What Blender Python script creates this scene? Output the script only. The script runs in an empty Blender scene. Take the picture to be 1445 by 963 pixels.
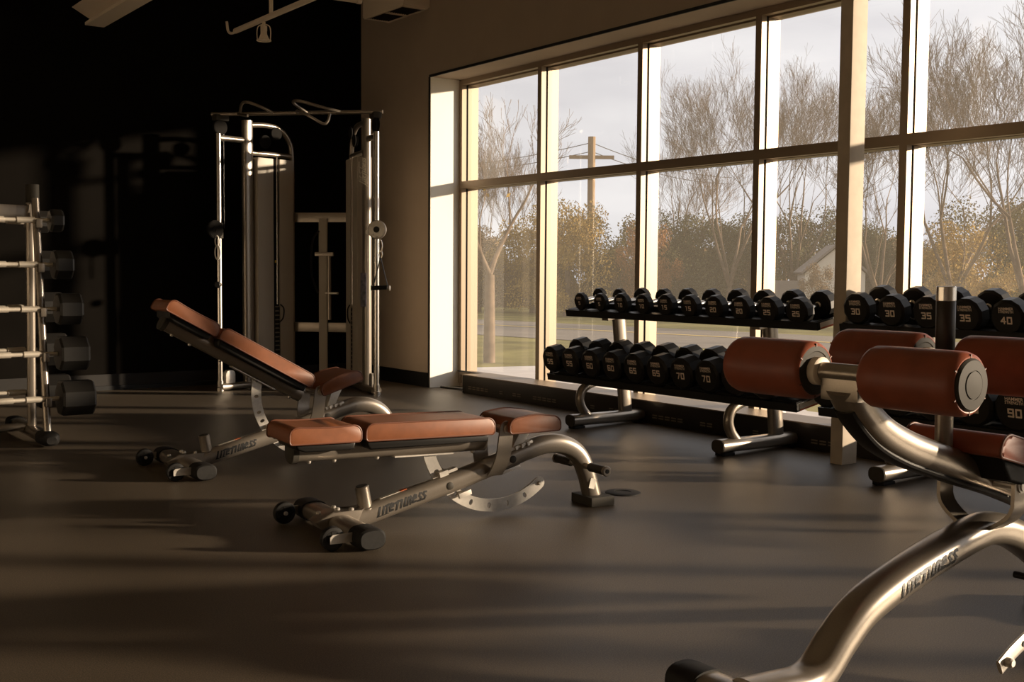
import bpy, bmesh, math, random
from mathutils import Vector, Matrix, Euler
PI = math.pi
S = bpy.context.scene
COL = S.collection
V = Vector

# ------------------------------------------------------------------ materials
def mat(name, color, rough=.5, metal=0., spec=.5, noise=None, bump=None, coat=0.):
    m = bpy.data.materials.new(name); m.use_nodes = True
    nt = m.node_tree; b = nt.nodes['Principled BSDF']
    b.inputs['Base Color'].default_value = (*color, 1)
    b.inputs['Roughness'].default_value = rough
    b.inputs['Metallic'].default_value = metal
    b.inputs['Specular IOR Level'].default_value = spec
    if coat:
        b.inputs['Coat Weight'].default_value = coat
        b.inputs['Coat Roughness'].default_value = .15
    if noise or bump:
        tc = nt.nodes.new('ShaderNodeTexCoord')
    if noise:                                   # (scale, amount)
        n = nt.nodes.new('ShaderNodeTexNoise'); n.inputs['Scale'].default_value = noise[0]
        n.inputs['Detail'].default_value = 4
        nt.links.new(tc.outputs['Object'], n.inputs['Vector'])
        r = nt.nodes.new('ShaderNodeValToRGB')
        a = noise[1]
        r.color_ramp.elements[0].position = .3; r.color_ramp.elements[1].position = .7
        r.color_ramp.elements[0].color = (*[c * (1 - a) for c in color], 1)
        r.color_ramp.elements[1].color = (*[min(1, c * (1 + a)) for c in color], 1)
        nt.links.new(n.outputs['Fac'], r.inputs['Fac'])
        nt.links.new(r.outputs['Color'], b.inputs['Base Color'])
    if bump:                                    # (scale, strength, distance)
        n = nt.nodes.new('ShaderNodeTexNoise'); n.inputs['Scale'].default_value = bump[0]
        n.inputs['Detail'].default_value = 3
        nt.links.new(tc.outputs['Object'], n.inputs['Vector'])
        bp = nt.nodes.new('ShaderNodeBump'); bp.inputs['Strength'].default_value = bump[1]
        bp.inputs['Distance'].default_value = bump[2]
        nt.links.new(n.outputs['Fac'], bp.inputs['Height'])
        nt.links.new(bp.outputs['Normal'], b.inputs['Normal'])
    return m

MT = {}
MT['metal'] = mat('platinum_paint', (.31, .27, .225), .28, .7, noise=(300, .06))
MT['steel'] = mat('zinc_plate', (.62, .58, .52), .42, .75, noise=(60, .08))
MT['chrome'] = mat('chrome', (.74, .70, .64), .22, 1.)
MT['bar'] = mat('sunlit_bar_steel', (.78, .71, .60), .34, .6)  # base colour lightened to stand in for sun on the barbell shafts
MT['leather'] = mat('brown_vinyl', (.215, .074, .030), .42, 0, .5, noise=(25, .10), bump=(420, .15, .001))
MT['leather_dark'] = mat('dark_brown_vinyl', (.25, .064, .030), .45, 0, .4, noise=(18, .14), bump=(380, .18, .001))
MT['stitch'] = mat('brown_piping', (.12, .036, .014), .5)
MT['black'] = mat('black_plastic', (.010, .009, .008), .45, 0, .25, bump=(500, .1, .0005))
MT['rubber'] = mat('black_rubber', (.013, .012, .011), .6, 0, .22, noise=(80, .2))
MT['urethane'] = mat('black_urethane', (.011, .010, .009), .42, 0, .32, bump=(300, .08, .0005))
MT['tray'] = mat('black_powder_coat', (.010, .010, .010), .35, .1, .5)
MT['letter'] = mat('engraved_letter', (.88, .74, .62), .6)
MT['logo_black'] = mat('black_print', (.006, .006, .006), .5)
MT['logo_pale'] = mat('pale_print', (.75, .70, .60), .5)
MT['wall'] = mat('beige_paint', (.385, .31, .24), .75, 0, .25, noise=(4, .03), bump=(160, .1, .0006))
MT['wall_pale'] = mat('pale_warm_paint', (.88, .80, .68), .8, 0, .2)
MT['jamb'] = mat('cream_paint', (.92, .89, .82), .7, 0, .25)
MT['wall_black'] = mat('black_wall_paint', (.0050, .0041, .0032), .9, 0, .05, noise=(3, .15), bump=(140, .15, .0008))
MT['band'] = mat('charcoal_base', (.014, .012, .0105), .6, 0, .3)
MT['base_black'] = mat('black_cove_base', (.006, .006, .006), .5, 0, .4)
MT['bronze'] = mat('bronze_aluminium', (.30, .23, .16), .42, .35, .5)
MT['gasket'] = mat('black_gasket', (.008, .008, .008), .6)
MT['heater'] = mat('dark_bronze_casing', (.022, .016, .011), .35, .3, .5)
MT['heater_slot'] = mat('slot_light', (.20, .16, .11), .5, .3)
MT['column'] = mat('column_paint', (.50, .42, .32), .6, 0, .3, noise=(14, .07))
MT['fixture'] = mat('white_fixture', (.84, .72, .58), .5, 0, .4)
MT['ceiling'] = mat('pale_ceiling', (.72, .66, .56), .9)
MT['sticker'] = mat('white_sticker', (.70, .66, .58), .5)
MT['orange'] = mat('orange_print', (.65, .14, .03), .5)
MT['poster'] = mat('poster_print', (.10, .085, .12), .4, noise=(30, .8))
MT['cable'] = mat('black_cable', (.01, .01, .01), .4)
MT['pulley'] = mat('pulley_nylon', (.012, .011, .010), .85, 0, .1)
MT['shroud'] = mat('shroud_paint', (.42, .37, .30), .5, .0, .5)
MT['grip'] = mat('grip_rubber', (.03, .024, .019), .45, 0, .4)
MT['cap'] = mat('dark_cap', (.045, .040, .032), .62, 0, .2)

def floor_mat():
    m = bpy.data.materials.new('rubber_floor'); m.use_nodes = True
    nt = m.node_tree; b = nt.nodes['Principled BSDF']
    tc = nt.nodes.new('ShaderNodeTexCoord')
    n = nt.nodes.new('ShaderNodeTexNoise'); n.inputs['Scale'].default_value = 260; n.inputs['Detail'].default_value = 2
    nt.links.new(tc.outputs['Object'], n.inputs['Vector'])
    r = nt.nodes.new('ShaderNodeValToRGB')
    r.color_ramp.elements[0].position = .42; r.color_ramp.elements[1].position = .64
    r.color_ramp.elements[0].color = (.056, .043, .030, 1); r.color_ramp.elements[1].color = (.138, .107, .074, 1)
    nt.links.new(n.outputs['Fac'], r.inputs['Fac'])
    n2 = nt.nodes.new('ShaderNodeTexNoise'); n2.inputs['Scale'].default_value = 1.3; n2.inputs['Detail'].default_value = 5
    nt.links.new(tc.outputs['Object'], n2.inputs['Vector'])
    r2 = nt.nodes.new('ShaderNodeMapRange'); r2.inputs['To Min'].default_value = .72; r2.inputs['To Max'].default_value = 1.25
    nt.links.new(n2.outputs['Fac'], r2.inputs['Value'])
    mx = nt.nodes.new('ShaderNodeMix'); mx.data_type = 'RGBA'; mx.blend_type = 'MULTIPLY'; mx.inputs['Factor'].default_value = 1
    nt.links.new(r.outputs['Color'], mx.inputs[6]); nt.links.new(r2.outputs['Result'], mx.inputs[7])
    nt.links.new(mx.outputs[2], b.inputs['Base Color'])
    r3 = nt.nodes.new('ShaderNodeMapRange'); r3.inputs['To Min'].default_value = .40; r3.inputs['To Max'].default_value = .54
    nt.links.new(n2.outputs['Fac'], r3.inputs['Value'])
    nt.links.new(r3.outputs['Result'], b.inputs['Roughness'])
    b.inputs['Specular IOR Level'].default_value = .42
    bp = nt.nodes.new('ShaderNodeBump'); bp.inputs['Strength'].default_value = .25; bp.inputs['Distance'].default_value = .001
    nt.links.new(n.outputs['Fac'], bp.inputs['Height']); nt.links.new(bp.outputs['Normal'], b.inputs['Normal'])
    return m
MT['floor'] = floor_mat()

def glass_mat():
    m = bpy.data.materials.new('window_glass'); m.use_nodes = True
    nt = m.node_tree; nt.nodes.clear()
    out = nt.nodes.new('ShaderNodeOutputMaterial')
    tr = nt.nodes.new('ShaderNodeBsdfTransparent'); tr.inputs['Color'].default_value = (.93, .92, .90, 1)
    gl = nt.nodes.new('ShaderNodeBsdfGlossy'); gl.inputs['Roughness'].default_value = .02
    lw = nt.nodes.new('ShaderNodeLayerWeight'); lw.inputs['Blend'].default_value = .5
    pw = nt.nodes.new('ShaderNodeMath'); pw.operation = 'POWER'; pw.inputs[1].default_value = 5
    nt.links.new(lw.outputs['Facing'], pw.inputs[0])
    fr = nt.nodes.new('ShaderNodeMapRange'); fr.inputs['To Min'].default_value = .06; fr.inputs['To Max'].default_value = 1
    nt.links.new(pw.outputs[0], fr.inputs['Value'])
    ms = nt.nodes.new('ShaderNodeMixShader')
    nt.links.new(fr.outputs['Result'], ms.inputs['Fac']); nt.links.new(tr.outputs['BSDF'], ms.inputs[1]); nt.links.new(gl.outputs['BSDF'], ms.inputs[2])
    tl = nt.nodes.new('ShaderNodeBsdfTranslucent'); tl.inputs['Color'].default_value = (.8, .72, .6, 1)   # fine dust on the pane
    m2 = nt.nodes.new('ShaderNodeMixShader'); m2.inputs['Fac'].default_value = .06
    nt.links.new(ms.outputs['Shader'], m2.inputs[1]); nt.links.new(tl.outputs['BSDF'], m2.inputs[2])
    nt.links.new(m2.outputs['Shader'], out.inputs['Surface'])
    return m
MT['glass'] = glass_mat()

# ------------------------------------------------------------------ mesh builder
def basis(d, side=None):
    d = V(d).normalized()
    if side is None:
        side = V((0, 0, 1)) if abs(d.z) < .9 else V((1, 0, 0))
    u = (V(side) - d * V(side).dot(d))
    if u.length < 1e-6:
        u = V((1, 0, 0)) - d * d.x
    u.normalize()
    return u, d.cross(u).normalized()

def crom(pts, n=8):
    P = [V(p) for p in pts]
    Q = [P[0] * 2 - P[1]] + P + [P[-1] * 2 - P[-2]]
    out = []
    for i in range(1, len(Q) - 2):
        a, b, c, d = Q[i - 1], Q[i], Q[i + 1], Q[i + 2]
        for k in range(n):
            t = k / n
            out.append(.5 * ((2 * b) + (c - a) * t + (2 * a - 5 * b + 4 * c - d) * t * t + (3 * b - a - 3 * c + d) * t ** 3))
    out.append(P[-1])
    return out

def sup(ru, rv, n=20, e=2.0):
    o = []
    for i in range(n):
        a = 2 * PI * i / n; c, s = math.cos(a), math.sin(a)
        o.append((ru * math.copysign(abs(c) ** (2 / e), c), rv * math.copysign(abs(s) ** (2 / e), s)))
    return o

class MB:
    def __init__(self): self.b = bmesh.new()
    def box(self, c, s, rot=None, bev=0.):
        c = V(c); h = V(s) / 2
        vs = []
        for x in (-1, 1):
            for y in (-1, 1):
                for z in (-1, 1):
                    p = V((x * h.x, y * h.y, z * h.z))
                    if rot: p = rot @ p
                    vs.append(self.b.verts.new(c + p))
        fs = [self.b.faces.new([vs[i] for i in q]) for q in ((0, 1, 3, 2), (4, 6, 7, 5), (0, 4, 5, 1), (2, 3, 7, 6), (0, 2, 6, 4), (1, 5, 7, 3))]
        if bev:
            es = list({e for f in fs for e in f.edges})
            bmesh.ops.bevel(self.b, geom=es, offset=bev, segments=2, profile=.7, affect='EDGES')
        return self
    def sweep(self, pts, sec, side=None, caps=True, scale=None, closed=False):
        P = [V(p) for p in pts]; n = len(P); rings = []
        u = None
        for i, p in enumerate(P):
            if closed: d = P[(i + 1) % n] - P[i - 1]
            else: d = P[min(i + 1, n - 1)] - P[max(i - 1, 0)]
            if side is not None: u, v = basis(d, side)
            elif u is None: u, v = basis(d)
            else: u, v = basis(d, u)
            k = scale[i] if scale else 1
            rings.append([self.b.verts.new(p + u * (a * k) + v * (c * k)) for a, c in sec])
        m = len(sec)
        R = rings + ([rings[0]] if closed else [])
        for a, c in zip(R, R[1:]):
            for j in range(m):
                self.b.faces.new((a[j], a[(j + 1) % m], c[(j + 1) % m], c[j]))
        if caps and not closed:
            self.b.faces.new(rings[0][::-1]); self.b.faces.new(rings[-1])
        return self
    def tube(self, pts, r, n=12, side=None, caps=True, closed=False):
        return self.sweep(pts, sup(r, r, n), side, caps, None, closed)
    def cyl(self, a, b, r, n=20):
        return self.tube([a, b], r, n)
    def lathe(self, p, d, prof, n=28, caps=True, off=0.):
        p = V(p); d = V(d).normalized(); u, v = basis(d); rings = []
        for r, h in prof:
            rings.append([self.b.verts.new(p + d * h + (u * math.cos(2 * PI * (j + off) / n) + v * math.sin(2 * PI * (j + off) / n)) * r) for j in range(n)])
        for a, c in zip(rings, rings[1:]):
            for j in range(n):
                self.b.faces.new((a[j], a[(j + 1) % n], c[(j + 1) % n], c[j]))
        if caps:
            self.b.faces.new(rings[0][::-1]); self.b.faces.new(rings[-1])
        return self
    def prism(self, poly, o, ex, ey, depth, bev=0.):
        """poly in the (ex, ey) plane through o, extruded by +-depth/2 along ex x ey"""
        o = V(o); ex = V(ex).normalized(); ey = V(ey).normalized(); ez = ex.cross(ey)
        A = [self.b.verts.new(o + ex * x + ey * y - ez * depth / 2) for x, y in poly]
        B = [self.b.verts.new(o + ex * x + ey * y + ez * depth / 2) for x, y in poly]
        n = len(poly)
        f0 = self.b.faces.new(A[::-1]); f1 = self.b.faces.new(B)
        for j in range(n):
            self.b.faces.new((A[j], A[(j + 1) % n], B[(j + 1) % n], B[j]))
        if bev:
            es = list(set(f0.edges) | set(f1.edges))
            bmesh.ops.bevel(self.b, geom=es, offset=bev, segments=3, profile=.5, affect='EDGES')
        return self
    def add(self, me, M=None):
        k = len(self.b.verts); self.b.from_mesh(me)
        if M is not None:
            self.b.verts.ensure_lookup_table()
            for v in list(self.b.verts)[k:]: v.co = M @ v.co
        return self
    def xf(self, fn):
        for v in self.b.verts: v.co = fn(v.co)
        return self
    def build(self, name, m, parent=None, ang=35):
        bmesh.ops.recalc_face_normals(self.b, faces=self.b.faces[:])
        me = bpy.data.meshes.new(name); self.b.to_mesh(me); self.b.free()
        me.materials.append(MT[m] if isinstance(m, str) else m)
        for p in me.polygons: p.use_smooth = True
        me.set_sharp_from_angle(angle=math.radians(ang))
        o = bpy.data.objects.new(name, me); COL.objects.link(o)
        if parent: o.parent = parent
        return o

def tag(o, label=None, cat=None, group=None, kind=None):
    if label: o['label'] = label
    if cat: o['category'] = cat
    if group: o['group'] = group
    if kind: o['kind'] = kind
    return o
def thing(name, label, cat, loc=(0, 0, 0), rz=0., group=None):
    o = bpy.data.objects.new(name, None); COL.objects.link(o)
    o.empty_display_size = .1
    o.location = loc; o.rotation_euler = (0, 0, math.radians(rz))
    return tag(o, label, cat, group)
def struct(o): o['kind'] = 'structure'; return o

_tx = {}
def text_mesh(s, size=1., bold=0., shear=0., spacing=1.):
    k = (s, size, bold, shear, spacing)
    if k not in _tx:
        c = bpy.data.curves.new('t', 'FONT'); c.body = s; c.size = size; c.offset = bold; c.shear = shear
        c.space_character = spacing; c.resolution_u = 3
        c.align_x = 'CENTER'; c.align_y = 'CENTER'
        o = bpy.data.objects.new('t', c); COL.objects.link(o)
        bpy.context.view_layer.update()
        dg = bpy.context.evaluated_depsgraph_get()
        me = bpy.data.meshes.new_from_object(o.evaluated_get(dg))
        bpy.data.objects.remove(o)
        _tx[k] = me
    return _tx[k]

def plate_mesh(outer, holes, depth, bev=0.):
    """flat plate with real holes, drawn in XY, centred on z=0"""
    c = bpy.data.curves.new('p', 'CURVE'); c.dimensions = '2D'; c.fill_mode = 'BOTH'; c.extrude = depth / 2
    for poly in [outer] + holes:
        sp = c.splines.new('POLY'); sp.points.add(len(poly) - 1); sp.use_cyclic_u = True
        for q, (x, y) in zip(sp.points, poly): q.co = (x, y, 0, 1)
    o = bpy.data.objects.new('p', c); COL.objects.link(o); bpy.context.view_layer.update()
    dg = bpy.context.evaluated_depsgraph_get()
    me = bpy.data.meshes.new_from_object(o.evaluated_get(dg))
    bpy.data.objects.remove(o)
    return me

def rrect(x0, x1, y0, y1, r, n=6):
    if not isinstance(r, (list, tuple)): r = (r,) * 4            # bl, br, tr, tl
    o = []
    for (cx, cy, a0, q) in ((x0 + r[0], y0 + r[0], PI, r[0]), (x1 - r[1], y0 + r[1], 1.5 * PI, r[1]), (x1 - r[2], y1 - r[2], 0, r[2]), (x0 + r[3], y1 - r[3], .5 * PI, r[3])):
        for k in range(n + 1):
            a = a0 + .5 * PI * k / n
            o.append((cx + q * math.cos(a), cy + q * math.sin(a)))
    return o

# block digits drawn as chamfered strokes (w = 1, h = 1.45)
DIG = {'0': [[(0, 0), (1, 0), (1, 1.45), (0, 1.45), (0, 0)]],
       '1': [[(.1, 1.45), (.55, 1.45), (.55, 0)]],
       '2': [[(0, 1.45), (1, 1.45), (1, .75), (0, .75), (0, 0), (1, 0)]],
       '3': [[(0, 1.45), (1, 1.45), (1, 0), (0, 0)], [(.3, .74), (1, .74)]],
       '4': [[(.78, 0), (.78, 1.45)], [(.78, 1.45), (0, .45), (1.05, .45)]],
       '5': [[(1, 1.45), (0, 1.45), (0, .78), (1, .78), (1, 0), (0, 0)]],
       '6': [[(1, 1.45), (0, 1.45), (0, 0), (1, 0), (1, .75), (0, .75)]],
       '7': [[(0, 1.45), (1, 1.45), (.4, 0)]],
       '8': [[(0, 0), (1, 0), (1, 1.45), (0, 1.45), (0, 0)], [(0, .74), (1, .74)]],
       '9': [[(0, 0), (1, 0), (1, 1.45), (0, 1.45), (0, .7), (1, .7)]]}
def digits(b, txt, o, ex, ey, h, w=.30):
    s = h / 1.75; adv = 1.62; W = (len(txt) - 1) * adv + 1
    x0 = -W / 2
    o = V(o); ex = V(ex); ey = V(ey); ez = ex.cross(ey)
    lay = 0
    for ch in txt:
        for st in DIG[ch]:
            for (ax, ay), (bx, by) in zip(st, st[1:]):
                a = V((ax, ay)); c = V((bx, by)); d = (c - a).normalized(); n = V((-d.y, d.x)) * w / 2
                a2 = a - d * w / 2; c2 = c + d * w / 2
                k = w * .22
                q = [a2 - n + d * k, c2 - n - d * k, c2 - n + n.normalized() * k, c2 + n - n.normalized() * k, c2 + n - d * k, a2 + n + d * k, a2 + n - n.normalized() * k, a2 - n + n.normalized() * k]
                lay += 1
                b.b.faces.new([b.b.verts.new(o + ex * ((p.x + x0) * s) + ey * ((p.y - .72) * s) + ez * (lay * 2e-5)) for p in q])
        x0 += adv

# brush-script logo drawn as strokes
_E = [(.84, .28), (1.06, .32), (1.04, .48), (.93, .52), (.84, .32), (.87, .06), (1.08, .08)]
_S = [(.20, .47), (.05, .50), (.02, .35), (.18, .20), (.14, .03), (-.04, .03)]
LOGO = [[(.06, 1.), (.0, .0), (-.14, -.32)], [(0, -.02), (.2, -.10), (.78, -.10)], [(.35, .5), (.33, .0)], [(.36, .70), (.37, .84)],
        [(.84, .90), (.74, 1.0), (.64, .75), (.60, .0)], [(.50, .5), (.78, .52)], _E,
        [(1.42, .62), (1.34, -.34)], [(1.20, .44), (1.62, .50)], [(1.22, .84), (1.36, .98), (1.78, 1.0)], [(1.72, .5), (1.69, 0)],
        [(2.02, .9), (1.95, .02), (2.06, .02)], [(1.92, .92), (2.05, 1.02), (2.72, 1.02)],
        [(2.2, 0), (2.22, .5)], [(2.22, .38), (2.36, .52), (2.44, .4), (2.42, 0)],
        [(x + 1.74, y) for x, y in _E], [(x + 3.02, y) for x, y in _S], [(x + 3.36, y) for x, y in _S]]
def logo_quads(step=.12, w=.14, shear=.42):
    out = []
    for st in LOGO:
        P = [V((x + shear * y, y, 0)) for x, y in st]
        for a, c in zip(P, P[1:]):
            m = max(1, int((c - a).length / step)); d = (c - a).normalized(); n = V((-d.y, d.x, 0)) * w / 2
            for k in range(m):
                p = a.lerp(c, k / m) - d * (w * .4 if k == 0 else 0); q = a.lerp(c, (k + 1) / m) + d * (w * .4 if k == m - 1 else 0)
                out.append([V(((v.x - 1.75) / 3.7, (v.y - .36) / 3.7, 0)) for v in (p - n, q - n, q + n, p + n)])
    return out

# ------------------------------------------------------------------ camera
H = 1.05
f_px, pitch, yaw, roll = 1617.0, math.radians(3.4927), math.radians(35.78), math.radians(.42)
fw = V((math.sin(yaw) * math.cos(pitch), math.cos(yaw) * math.cos(pitch), -math.sin(pitch)))
r0 = V((math.cos(yaw), -math.sin(yaw), 0)); u0 = r0.cross(fw)
rt = r0 * math.cos(roll) + u0 * math.sin(roll); up = u0 * math.cos(roll) - r0 * math.sin(roll)
cam = bpy.data.cameras.new('camera'); cam.sensor_width = 36; cam.lens = f_px / 1445 * 36
cam.clip_start = .05; cam.clip_end = 500
co = bpy.data.objects.new('camera', cam); COL.objects.link(co)
co.matrix_world = Matrix(((rt.x, up.x, -fw.x, 0), (rt.y, up.y, -fw.y, 0), (rt.z, up.z, -fw.z, H), (0, 0, 0, 1)))
S.camera = co

# ------------------------------------------------------------------ room shell
XW, YB, YJ, XF = 5.39, 10.02, 8.74, 5.69        # wall face, back wall, jamb, window frame face
ZC, XL, YR = 4.3, -2.6, -5.0
b = MB(); b.box(((XL + XF) / 2 + .05, (YB + YR) / 2, -.1), (XF - XL + .3, YB - YR + .4, .2)); struct(b.build('floor', 'floor'))
b = MB(); b.box(((XL + XF) / 2, (YB + YR) / 2, ZC + .1), (XF - XL + .6, YB - YR + .4, .2)); struct(b.build('ceiling', 'ceiling'))
b = MB(); b.box(((XL + XW) / 2, YB + .1, ZC / 2), (XW - XL + .6, .2, ZC)); struct(b.build('wall_back', 'wall_black'))
b = MB(); b.box((XL - .1, (YB + YR) / 2, ZC / 2), (.2, YB - YR, ZC)); struct(b.build('wall_left', 'wall_pale'))
b = MB(); b.box(((XL + XF) / 2, YR - .1, ZC / 2), (XF - XL + .4, .2, ZC)); struct(b.build('wall_front', 'wall_pale'))
ZS = 2.757
b = MB()
b.box(((XW + 5.90) / 2, (YJ + YB + .2) / 2, ZC / 2), (5.90 - XW, YB + .2 - YJ, ZC))
b.box(((XW + 5.90) / 2, (YJ + YR) / 2, (ZS + ZC) / 2), (5.90 - XW, YJ - YR, ZC - ZS))
b.box((5.80, (YJ + YR) / 2, -.0), (.2, YJ - YR, .24))
struct(b.build('wall_right', 'wall'))
b = MB(); b.box(((XW + XF) / 2 + .02, YJ - .004, ZS / 2), (XF - XW + .04, .008, ZS)); struct(b.build('trim_3', 'jamb'))
# dark metal edging round the window opening
b = MB()
b.box((XW - .002, (YJ + YR) / 2, ZS + .008), (.012, YJ - YR + .02, .022))
b.box((XW - .002, YJ + .010, ZS / 2), (.012, .018, ZS))
struct(b.build('trim_1', 'gasket'))
# base strips
b = MB(); b.box(((XL + XW) / 2, YB - .008, .088), (XW - XL, .016, .098)); struct(b.build('baseboard_back', 'band'))
b = MB(); b.box((XW - .006, (YJ + .02 + YB) / 2, .065), (.012, YB - YJ - .02, .13)); struct(b.build('baseboard_right', 'base_black'))
b = MB(); b.box(((XL + XW) / 2, YB - .012, .019), (XW - XL, .024, .038)); struct(b.build('trim_2', 'base_black'))

# window wall: mullions, transom, panes - one window per bay
MU = [8.712, 7.537, 6.324, 5.186, 4.072, 2.926, 1.786, .636, -.5, -1.63, -2.77, -3.9, -4.97]
TZ0, TZ1 = 1.788, 1.852
def mullion(b, y, z0, z1, w=.052):
    b.box((5.713, y, (z0 + z1) / 2), (.046, w, z1 - z0))
    b.box((5.810, y, (z0 + z1) / 2), (.110, w + .004, z1 - z0))
for i in range(len(MU) - 1):
    y1, y0 = MU[i], MU[i + 1]
    w = bpy.data.objects.new('window_%d' % (i + 1), None); COL.objects.link(w); w['kind'] = 'structure'
    b = MB()
    zb = .03 if i == 0 else .13
    mullion(b, y1, zb, ZS)
    b.box((5.715, (y0 + y1) / 2, (TZ0 + TZ1) / 2), (.05, y1 - y0 - .052, TZ1 - TZ0))
    b.box((5.810, (y0 + y1) / 2, (TZ0 + TZ1) / 2), (.110, y1 - y0 - .056, TZ1 - TZ0 + .004))
    b.box((5.715, (y0 + y1) / 2, 2.735), (.05, y1 - y0 - .052, .044))
    b.box((5.810, (y0 + y1) / 2, 2.730), (.110, y1 - y0 - .056, .054))
    b.box((5.75, (y0 + y1) / 2, .122), (.13, y1 - y0, .03))
    b.build('frame', 'bronze', w)
    b = MB()
    b.box((5.745, y1, (zb + ZS) / 2), (.022, .040, ZS - zb))
    b.box((5.747, (y0 + y1) / 2, TZ0 + .03), (.020, y1 - y0, .05))
    b.box((5.747, (y0 + y1) / 2, 2.737), (.020, y1 - y0, .038))
    b.box((5.685, (y0 + y1) / 2, .141), (.03, y1 - y0, .010))
    b.build('gasket', 'gasket', w)
    for nm, za, zz in (('lower_pane', .14, TZ0), ('upper_pane', TZ1, 2.71)):
        b = MB(); vs = [b.b.verts.new(p) for p in ((5.792, y0 + .02, za), (5.792, y1 - .02, za), (5.792, y1 - .02, zz), (5.792, y0 + .02, zz))]
        b.b.faces.new(vs); b.build(nm, 'glass', w)
# convector casing along the foot of the windows
ht = thing('baseboard_heater', 'long low dark metal heater casing under the windows', 'heater', (5.51, 3, 0))
def H_(b): return b.xf(lambda p: p - V((5.51, 3, 0)))
b = MB(); b.box((5.54, 1.62, .0765), (.28, 13.2, .153), bev=.006); H_(b).build('casing', 'heater', ht)
b = MB(); b.box((5.54, 1.62, .155), (.275, 13.2, .008)); H_(b).build('top_edge', 'bronze', ht)
b = MB()
random.seed(4)
y = 8.1
while y > 1.2:
    for k in range(5):
        if random.random() < .8:
            b.box((5.399, y - k * .062, .062), (.004, .045, .008)); b.box((5.399, y - k * .062, .045), (.004, .045, .008))
    y -= .46
H_(b).build('grille', 'heater_slot', ht)
b = MB(); b.sweep(crom([(5.40, 8.20, .012), (5.47, 8.30, .02), (5.50, 8.45, .012), (5.46, 8.66, .010)], 6), sup(.010, .010, 8))
tag(b.build('cable', 'cable'), 'black cable lying on the floor in the window corner', 'cable')

# square column in front of the windows
b = MB(); b.box((5.178, 4.036, 2.15), (.124, .082, 4.3), bev=.004); tag(struct(b.build('column', 'column')))

# ------------------------------------------------------------------ ceiling fixtures
lp = thing('pendant_light', 'long pale strip light hanging below the ceiling at upper left', 'light', (2.74, 8.9, 3.0))
b = MB(); prof = [(-.075, 0), (.075, 0), (.075, .022), (.03, .06), (-.03, .06), (-.075, .022)]
b.prism(prof, (0, -.85, 0), (1, 0, 0), (0, 0, 1), 3.1); b.build('lamp_housing', 'fixture', lp)
b = MB(); prof = [(-.03, .06), (-.03, .068), (-.17, .135), (-.175, .128), (-.035, .052)]
b.prism(prof, (0, -.85, 0), (1, 0, 0), (0, 0, 1), 3.1); b.build('reflector', 'fixture', lp)
for y in (-.2, -1.9):
    b = MB(); b.cyl((0, y, .06), (0, y, ZC - 3.0), .008, 8); b.build('hanger', 'fixture', lp)

tk = thing('lighting_track', 'pale round track bar with a hooked end below the ceiling', 'light', (3.69, 8.4, 2.985))
b = MB()
b.sweep([(0, .60, 0), (0, -1.6, 0)], sup(.022, .022, 12))
b.build('rail', 'fixture', tk)
b = MB(); b.sweep(crom([(0, .60, 0), (0, .66, -.008), (-.02, .70, .01), (-.03, .71, .09)], 6), sup(.011, .011, 8)); b.build('end_hook', 'fixture', tk)
b = MB(); b.cyl((0, -.10, .02), (0, -.10, ZC - 2.985), .016, 10); b.build('hanger', 'fixture', tk)
sp = thing('track_spotlight', 'small pale caged spotlight hanging from the round track bar', 'light', (3.70, 8.46, 2.965)); sp.scale = (.85, .85, .85)
b = MB(); b.lathe((0, 0, -.03), (0, 0, -1), [(.018, 0), (.030, .005), (.030, .05), (.022, .06), (.05, .125), (.052, .13)], 20); b.build('lamp_body', 'fixture', sp)
b = MB(); b.cyl((0, 0, .0), (0, 0, -.035), .016, 10); b.build('mount', 'fixture', sp)
b = MB()
b.tube([(.062 * math.cos(a), .062 * math.sin(a), -.165) for a in [2 * PI * k / 24 for k in range(24)]], .006, 6, closed=True)
for k in range(4):
    a = PI / 4 + k * PI / 2; c, s = math.cos(a), math.sin(a)
    b.tube(crom([(.02 * c, .02 * s, -.02), (.055 * c, .055 * s, -.04), (.066 * c, .066 * s, -.09), (.062 * c, .062 * s, -.165)], 4), .005, 6)
b.build('cage', 'fixture', sp)

vt = thing('air_diffuser', 'pale boxed air vent with two grilles high in the wall corner', 'vent', (5.255, 9.12, 3.36))
b = MB(); b.box((0, 0, .40), (.265, .74, .80), bev=.004); b.build('duct_box', 'fixture', vt)
b = MB()
for yy in (-.17, .17):
    for k in range(9):
        b.box((-.095 + k * .0235, yy, -.004), (.010, .27, .010), Matrix.Rotation(.6, 3, 'Y'))
b.build('grille', 'heater', vt)
b = MB()
for yy in (-.32, 0, .32): b.box((0, yy, -.006), (.25, .035, .014))
for xx in (-.118, .118): b.box((xx, 0, -.006), (.022, .70, .014))
b.build('grille_frame', 'fixture', vt)
ct = thing('strip_lamp', 'pale round lamp tube end at the top edge beside the air vent', 'light', (4.62, 8.94, 3.375))
b = MB(); b.sweep([(.16, -.03, 0), (-1.2, .28, .06)], sup(.035, .035, 16)); b.build('lamp_tube', 'fixture', ct)
b = MB(); b.lathe((.165, -.031, 0), (-1, .22, .03), [(.036, -.01), (.040, 0), (.040, .03), (.036, .035)], 20); b.build('end_ring', 'fixture', ct)
b = MB(); b.cyl((-.4, .095, .03), (-.4, .095, ZC - 3.375), .01, 8); b.build('hanger', 'fixture', ct)

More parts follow.
